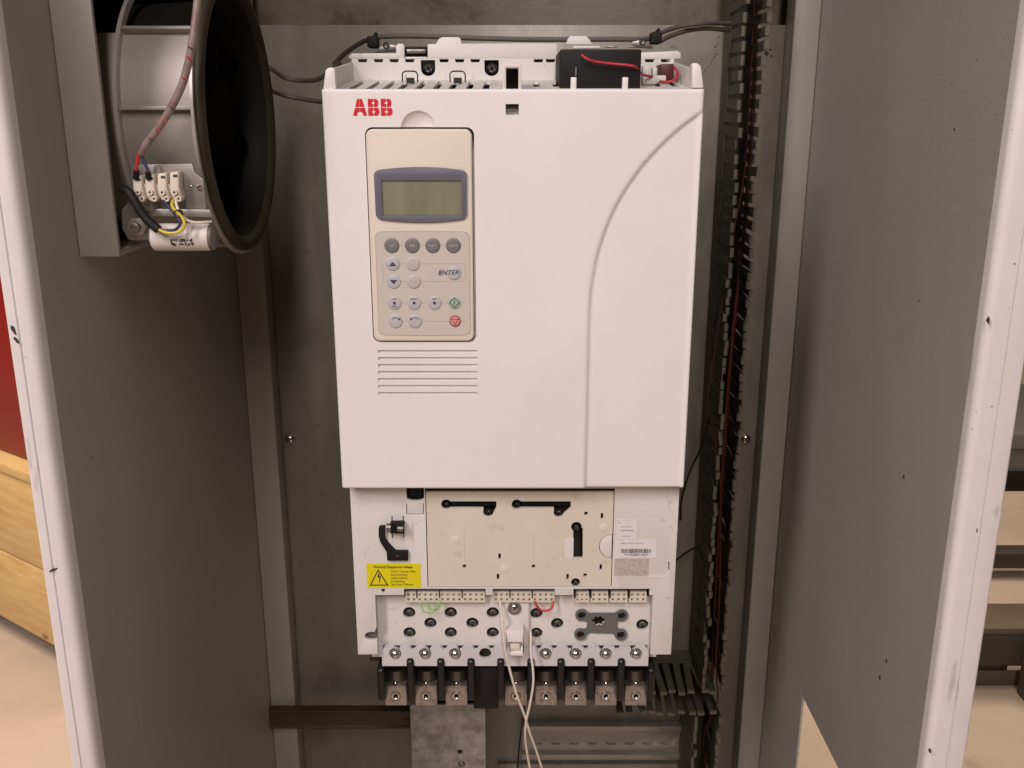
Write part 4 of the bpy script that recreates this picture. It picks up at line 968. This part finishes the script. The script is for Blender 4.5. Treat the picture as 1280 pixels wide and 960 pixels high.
# horizontal run
hx0, hx1 = P(770, 875, YD1).x, DXR+0.004
t = thing('cable_duct', 'short horizontal grey slotted duct at lower right of the terminal lugs', 'cable duct', ((hx0+hx1)/2, YB, HZ0), 'grey slotted cable ducts')
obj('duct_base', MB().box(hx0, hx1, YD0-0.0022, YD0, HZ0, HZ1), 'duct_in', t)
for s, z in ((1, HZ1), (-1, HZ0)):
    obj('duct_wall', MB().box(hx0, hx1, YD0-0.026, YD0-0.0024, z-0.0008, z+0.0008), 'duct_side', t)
    fp = None; p = 0.0112; n = int((hx1-hx0)/p)
    for i in range(n):
        x = hx0+(i+.5)*p
        if fp is None:
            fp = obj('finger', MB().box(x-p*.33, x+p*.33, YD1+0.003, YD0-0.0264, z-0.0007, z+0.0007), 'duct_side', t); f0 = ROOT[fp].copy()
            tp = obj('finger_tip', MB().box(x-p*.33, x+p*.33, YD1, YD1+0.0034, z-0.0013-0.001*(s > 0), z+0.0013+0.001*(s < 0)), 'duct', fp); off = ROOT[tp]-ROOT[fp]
        else:
            f = copy_part(fp, (x, f0.y+random.uniform(-.001, .001), f0.z), t); f.rotation_euler = (random.gauss(0, .03), 0, random.gauss(0, .05))
            q = tp.copy(); COL.objects.link(q); q.parent = f; q.location = off; ROOT[q] = ROOT[f]+off
# wires lying in the duct
o = obj('red_wire', MB().tube([P(944, -20, 0.27), P(940, 60, 0.265), P(936, 140, 0.26), P(930, 220, 0.255), P(919, 280, 0.245), P(909, 340, 0.24), P(899, 400, 0.225), P(889, 470, 0.212), P(884, 500, 0.208), P(893, 545, 0.214), P(900, 600, 0.22), P(900.5, 680, 0.22), P(899, 760, 0.22), P(895, 820, 0.216), P(896, 850, 0.212), P(897, 875, 0.210), P(888, 898, 0.225), P(880, 920, 0.24), P(879, 935, 0.25), P(884, 975, 0.26)], 0.0010, 8), 'w_duct')
tag(o, 'long dull red wire winding down through the cable ducts', 'wire')
o = obj('brown_wire', MB().tube([P(946, -20, 0.275), P(943, 100, 0.27), P(936, 220, 0.262), P(926, 330, 0.26), P(915, 430, 0.255), P(905, 560, 0.26), P(896, 720, 0.27), P(890, 850, 0.27)], 0.0022, 8), 'w_dred')
tag(o, 'thicker brown red wire lying deep inside the tall duct', 'wire')
o = obj('black_wire', MB().tube([P(890, 515, 0.22), P(876, 560, 0.24), P(862, 590, 0.27), P(852, 625, 0.285), P(851, 650, 0.290)], 0.0011, 8), 'black')
tag(o, 'thin black wire curving from the duct behind the cover corner', 'wire')
o = obj('black_wire', MB().tube([P(885, 680, 0.25), P(868, 685, 0.28), P(852, 695, 0.290), P(836, 708, 0.292)], 0.0011, 8), 'black')
tag(o, 'thin black wire leaving the duct beside the stickers', 'wire')
o = obj('black_wire', MB().tube([P(656, 880, 0.15), P(654, 900, 0.25), P(650, 925, 0.283), P(646, 970, 0.288)], 0.0008, 8), 'black')
tag(o, 'thin dark wire hanging beside the two white wires', 'wire')

# ================================================================== AXIAL FAN on the left side panel
fc = P(288, 147, 0.0266)
FX = -0.2835*0.705                        # ring plane
FR = 0.097
FY, FZ = 0.034, CZ-0.005
fan = thing('axial_fan', 'large axial fan with dark bell mouth ring mounted on left side panel', 'fan', (XL, FY, FZ-FR))
xm = -0.2545
plate = cut(MB().box(XL+0.0003, xm, FY-0.113, FY+0.113, P(130, 321, FY-0.113).z, FZ+0.115), [MB().box(XL+0.0035, xm+0.01, FY-0.109, FY+0.109, P(130, 321, FY-0.113).z+0.004, FZ+0.111)])
obj('mount_plate', plate, 'fan_alu', fan, bev=0.0008)
# housing shell with window
hr = FR-0.008
hp = MB()
def shell(a0, a1, x0, x1, r0, r1, n=40):
    m = MB(); vs = []; 
    for i in range(n+1):
        a = math.radians(a0+(a1-a0)*i/n); ca, sa = math.cos(a), math.sin(a)
        for x, r in ((x0, r0), (x1, r0), (x1, r1), (x0, r1)): vs.append((x, FY+r*ca, FZ+r*sa))
    fs = []
    for i in range(n):
        for k in range(4): fs.append((i*4+k, i*4+(k+1) % 4, (i+1)*4+(k+1) % 4, (i+1)*4+k))
    fs += [(0, 1, 2, 3), (n*4+3, n*4+2, n*4+1, n*4)]
    return m.add(vs, fs)
# angle 180 faces the camera, 90 is up; leave an opening near the top front
obj('housing', shell(143, 360+95, XL+0.004, FX-0.003, hr, hr-0.001), 'fan_alu', fan)
obj('rim_ring', MB().lathe([(hr+0.004, XL+0.0245), (hr+0.0045, XL+0.0275), (hr, XL+0.028), (hr-0.001, XL+0.0245)], (0, FY, FZ), axis='X', n=72), 'fan_edge', fan)
for a in (143, 176, 205, 260, 320, 40, 90):
    ca, sa = math.cos(math.radians(a)), math.sin(math.radians(a)); r0, r1 = hr+0.0002, hr+0.0055
    tx, tz = -sa*0.0012, ca*0.0012
    m = MB(); q = [(FY+r0*ca-tx, FZ+r0*sa-tz), (FY+r1*ca-tx, FZ+r1*sa-tz), (FY+r1*ca+tx, FZ+r1*sa+tz), (FY+r0*ca+tx, FZ+r0*sa+tz)]
    obj('rib', m.prismx(q, XL+0.0285, FX-0.0035), 'fan_alu', fan, bev=0.0004)
# bell mouth: outer lip, flare to throat
bell = []
for i in range(13):
    a = math.radians(-30 + 150*i/12)
    bell.append((FR-0.0045 + 0.0045*math.cos(a), FX-0.001 + 0.004*math.sin(a)))
bell += [(FR-0.0085, FX+0.0010), (FR-0.0105, FX-0.002)]
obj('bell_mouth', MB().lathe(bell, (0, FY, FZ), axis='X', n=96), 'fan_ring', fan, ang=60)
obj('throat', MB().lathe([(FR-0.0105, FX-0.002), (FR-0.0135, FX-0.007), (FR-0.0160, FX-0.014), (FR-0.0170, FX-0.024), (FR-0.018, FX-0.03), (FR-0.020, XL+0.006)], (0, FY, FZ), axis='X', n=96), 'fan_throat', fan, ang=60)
obj('ring_edge', MB().lathe([(FR-0.001, FX-0.0050), (FR+0.0022, FX-0.0047), (FR+0.0022, FX-0.0028), (FR-0.001, FX-0.0024)], (0, FY, FZ), axis='X', n=96), 'fan_edge', fan)
hub = obj('hub', MB().lathe([(0.0001, FX-0.012), (0.030, FX-0.013), (0.036, FX-0.017), (0.037, FX-0.05), (0.0001, FX-0.05)], (0, FY, FZ), axis='X', n=40), 'fan_black', fan, ang=40)
for k in range(7):
    a0 = 2*math.pi*k/7; m = MB(); vs = []; nn = 6
    for i in range(nn+1):
        r = 0.034 + (FR-0.0225-0.034)*i/nn
        for j in range(5):
            t = j/4; a = a0 + (t-.5)*0.75*(1-0.2*i/nn); vs.append((FX-0.016-0.026*t, FY+r*math.cos(a), FZ+r*math.sin(a)))
    vs2 = [(x+0.0014, y, z) for x, y, z in vs]; N = len(vs)
    fs = []
    for i in range(nn):
        for j in range(4):
            q = (i*5+j, i*5+j+1, (i+1)*5+j+1, (i+1)*5+j); fs += [q, tuple(v+N for v in q[::-1])]
    per = [j for j in range(5)] + [i*5+4 for i in range(1, nn+1)] + [nn*5+j for j in range(3, -1, -1)] + [i*5 for i in range(nn-1, 0, -1)]
    fs += [(per[i], per[(i+1) % len(per)], per[(i+1) % len(per)]+N, per[i]+N) for i in range(len(per))]
    obj('blade', m.add(vs+vs2, fs), 'fan_black', fan)
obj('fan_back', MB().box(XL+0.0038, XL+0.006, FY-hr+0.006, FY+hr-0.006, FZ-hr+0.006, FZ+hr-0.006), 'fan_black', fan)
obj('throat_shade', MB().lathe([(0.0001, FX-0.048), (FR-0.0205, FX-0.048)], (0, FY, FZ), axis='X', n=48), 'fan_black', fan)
# terminal bracket, terminal block and capacitor in front of the housing
YF = FY-FR-0.006
tbk = thing('terminal_bracket', 'folded grey metal bracket on the fan carrying terminals and capacitor', 'bracket', P(210, 268, YF))
pl_ = obj('plate', MB().prism(poly_at([(163, 206), (240, 204.5), (243, 215), (254, 224), (258, 262), (166, 264)], YF), YF, YF+0.0018), 'rail', tbk, bev=0.0005)
obj('lower_lip', MB().prism(poly_at([(190, 264.5), (196, 261), (262, 262), (266, 272), (190, 270)], YF-0.006), YF-0.006, YF-0.0004), 'rail', tbk, bev=0.0006)
obj('side_lug', MB().prism(poly_at([(152, 262), (164, 248), (178, 250), (186, 262), (186, 300), (160, 300), (152, 285)], YF+0.004), YF+0.004, YF+0.007), 'rail', tbk, bev=0.0008)
screw_head(249.5, 234, YF, 3.4, 'steel', tbk, slot=None)
screw_head(240, 231, YF, 1.4, 'steel', tbk, slot=None)
c = P(172, 283, YF-0.002); obj('nut', MB().prism(circ((c.x, c.z), 0.0065, 6), YF-0.004, YF+0.003), 'rail', tbk, bev=0.0006)
obj('stud', MB().cyl((c.x, c.z), 0.003, YF-0.008, YF+0.002, 14), 'steel_dark', tbk, bev=0.0005)
tblk = thing('terminal_block', 'row of four ivory screw terminals on the fan bracket', 'terminal block', P(200, 250, YF))
kf = (P(200, 235, YF)-CAM).length/FP
for i in range(4):
    px = 173.5+i*15.3; dz = -i*0.3
    cpl = [(px-6.5, 220-i*1.6), (px+5, 219-i*1.6), (px+5.5, 234), (px+8.5, 245), (px+8.5, 251.5), (px, 251.5), (px-4.5, 244), (px-6, 236)]
    tm = obj('terminal', MB().prism(poly_at(cpl, YF-0.008), YF-0.010, YF-0.0003), 'term', tblk, bev=0.0011, seg=3)
    for (sx_, sy_) in ((px-1.5, 240.5), (px+3.8, 248.5)):
        c = P(sx_, sy_, YF-0.012); obj('screw_tube', MB().lathe([(1.5*kf, 0.002), (1.5*kf, -0.0018), (3.3*kf, -0.0018), (3.6*kf, 0.003)], (c.x, YF-0.0105, c.z), n=16), 'term', tm)
        obj('screw_pit', MB().cyl((c.x, c.z), 1.6*kf, YF-0.0112, YF-0.0105, 12), 'steel_dark', tm)
    c0 = P(px-1, 224.5-i*1.6, YF-0.011); obj('wire_mouth', MB().box(c0.x-0.0013, c0.x+0.0013, YF-0.0103, YF-0.009, c0.z-0.0008, c0.z+0.0006), 'cavity', tm)
    if i: 
        cc = P(px-7.6, 236, YF-0.006); obj('bridge', MB().box(cc.x-0.0015, cc.x+0.0015, YF-0.006, YF-0.001, cc.z-0.003, cc.z+0.003), 'term', tblk)
# capacitor: cylinder along X
cl0, cr0 = P(190, 297, YF-0.010), P(264, 297.5, YF-0.010)
CR = 15.8*(cl0-CAM).length/FP
capa = thing('capacitor', 'white cylindrical capacitor with black print under the ivory terminals', 'capacitor', (cl0+cr0)/2 - Vector((0, 0, CR)))
obj('can', MB().lathe([(0.0001, cl0.x), (CR-0.0012, cl0.x), (CR, cl0.x+0.0012), (CR, cr0.x-0.003), (CR-0.0006, cr0.x-0.0012)], (0, cl0.y+CR*0.3, cl0.z), axis='X', n=40), 'cap', capa, ang=40)
obj('end_cap', MB().lathe([(CR-0.0006, cr0.x-0.0012), (CR-0.0006, cr0.x+0.001), (CR-0.002, cr0.x+0.002), (0.0001, cr0.x+0.002)], (0, cl0.y+CR*0.3, cl0.z), axis='X', n=40), 'w_grey', capa, ang=40)
def cap_print(u, ang, wd, hh):
    m = MB(); x = cl0.x+(cr0.x-cl0.x)*u; yc, zc = cl0.y+CR*0.3, cl0.z; n = 3; R0 = CR+0.00012
    vs = []
    for i in range(n+1):
        a = math.radians(ang) + (hh/R0)*(i/n-.5)
        vs += [(x, yc-R0*math.cos(a), zc+R0*math.sin(a)), (x+wd, yc-R0*math.cos(a), zc+R0*math.sin(a))]
    return m.add(vs, [(2*i, 2*i+1, 2*i+3, 2*i+2) for i in range(n)])
pm = MB()
for row, ang, us in ((0, -7, (0.36, .40, .45, .50, .54, .58, .63, .68, .70)), (1, -24, (0.36, .385, .41, .50, .53, .56, .60, .64, .68, .71))):
    for u in us:
        q = cap_print(u, ang+random.uniform(-4, 4), random.uniform(.0008, .0016), random.uniform(.0006, .0024)); pm.add(q.v, q.f)
        if random.random() < .6:
            q = cap_print(u+0.012, ang+random.uniform(-5, 5), random.uniform(.0005, .0016), .0005); pm.add(q.v, q.f)
obj('print', pm, 'ink_black', capa)
# leads
Yw = YF-0.012
o = obj('sleeved_cable', MB().tube([P(250, -25, Yw-.002), P(245, 20, Yw-.004), P(240, 55, Yw-.006), P(234, 85, Yw-.006), P(226, 110, Yw-.006), P(212, 138, Yw-.006), P(195, 164, Yw-.006), P(183, 180, Yw-.004), P(177, 192, Yw)], 0.0024, 14), 'sleeve')
tag(o, 'clear sleeved red cable hanging down the fan to the ivory terminals', 'cable')
for i, (px, py) in enumerate(((239, 60), (237, 72), (231, 98), (216, 135), (206, 152), (198, 163), (189, 174))):
    c = P(px, py, Yw-0.0095); mk = obj('sleeve_mark', MB().tube([c + Vector((-0.0018, 0, 0.0008)), c + Vector((0.0015, 0, -0.001))], 0.0004, 6, 1), 'w_red' if i % 3 else 'scuff', o)
for pts, m, lab in (([(174, 190), (172, 200), (170.5, 210), (170, 221)], 'w_red', 'red wire end entering the first ivory terminal'),
                    ([(176, 191), (180, 202), (184.5, 212), (186, 221)], 'w_blue', 'dark wire end entering the second ivory terminal')):
    w_ = obj('wire_end', MB().tube([P(a, b, Yw+0.001) for a, b in pts], 0.0011, 8), m); tag(w_, lab, 'wire')
    obj('ferrule', MB().tube([P(pts[-2][0]+.3, pts[-2][1]+3, Yw+0.001), P(pts[-1][0], pts[-1][1]+3, Yw+0.002)], 0.0019, 10, 1), 'black', w_)
o = obj('black_sleeve', MB().tube([P(152, 236, Yw), P(161, 240, Yw-.004), P(170, 254, Yw-.006), P(180, 270, Yw-.007), P(190, 280, Yw-.008), P(198, 287, Yw-.009)], 0.0029, 12), 'black')
tag(o, 'black sleeve slanting down left of the ivory terminals', 'cable')
o = obj('yellow_wire', MB().tube([P(197, 286, Yw-.009), P(205, 290, Yw-.011), P(215, 291.5, Yw-.012), P(226, 288.5, Yw-.012), P(230.5, 281, Yw-.012), P(228, 272, Yw-.010), P(221, 265, Yw-.009), P(215, 257, Yw-.007), P(217, 250, Yw-.003)], 0.0010, 8), 'w_yellow')
tag(o, 'yellow wire looping over the white capacitor', 'wire')
o = obj('dark_wire', MB().tube([P(198, 287, Yw-.008), P(208, 288, Yw-.009), P(219, 287, Yw-.010), P(225, 280, Yw-.010), P(222, 271, Yw-.009), P(212, 260, Yw-.007), P(204, 251, Yw-.003)], 0.0010, 8), 'w_blue')
tag(o, 'dark wire beside the yellow loop over the capacitor', 'wire')
o = obj('white_wire', MB().tube([P(219, 250, Yw-.002), P(222, 260, Yw-.007), P(228, 271, Yw-.008), P(240, 277.5, Yw-.006), P(254, 278, Yw-.003), P(264, 277, Yw+.002)], 0.0009, 8), 'w_white')
tag(o, 'white wire from the last ivory terminal along the capacitor top', 'wire')
o = obj('cable_tie', MB().lathe([(0.0021, -0.0012), (0.0026, -0.0012), (0.0026, 0.0012), (0.0021, 0.0012)], P(223, 267, Yw-.009), n=16), 'black'); tag(o, 'small black cable tie around yellow and white wires', 'cable tie')
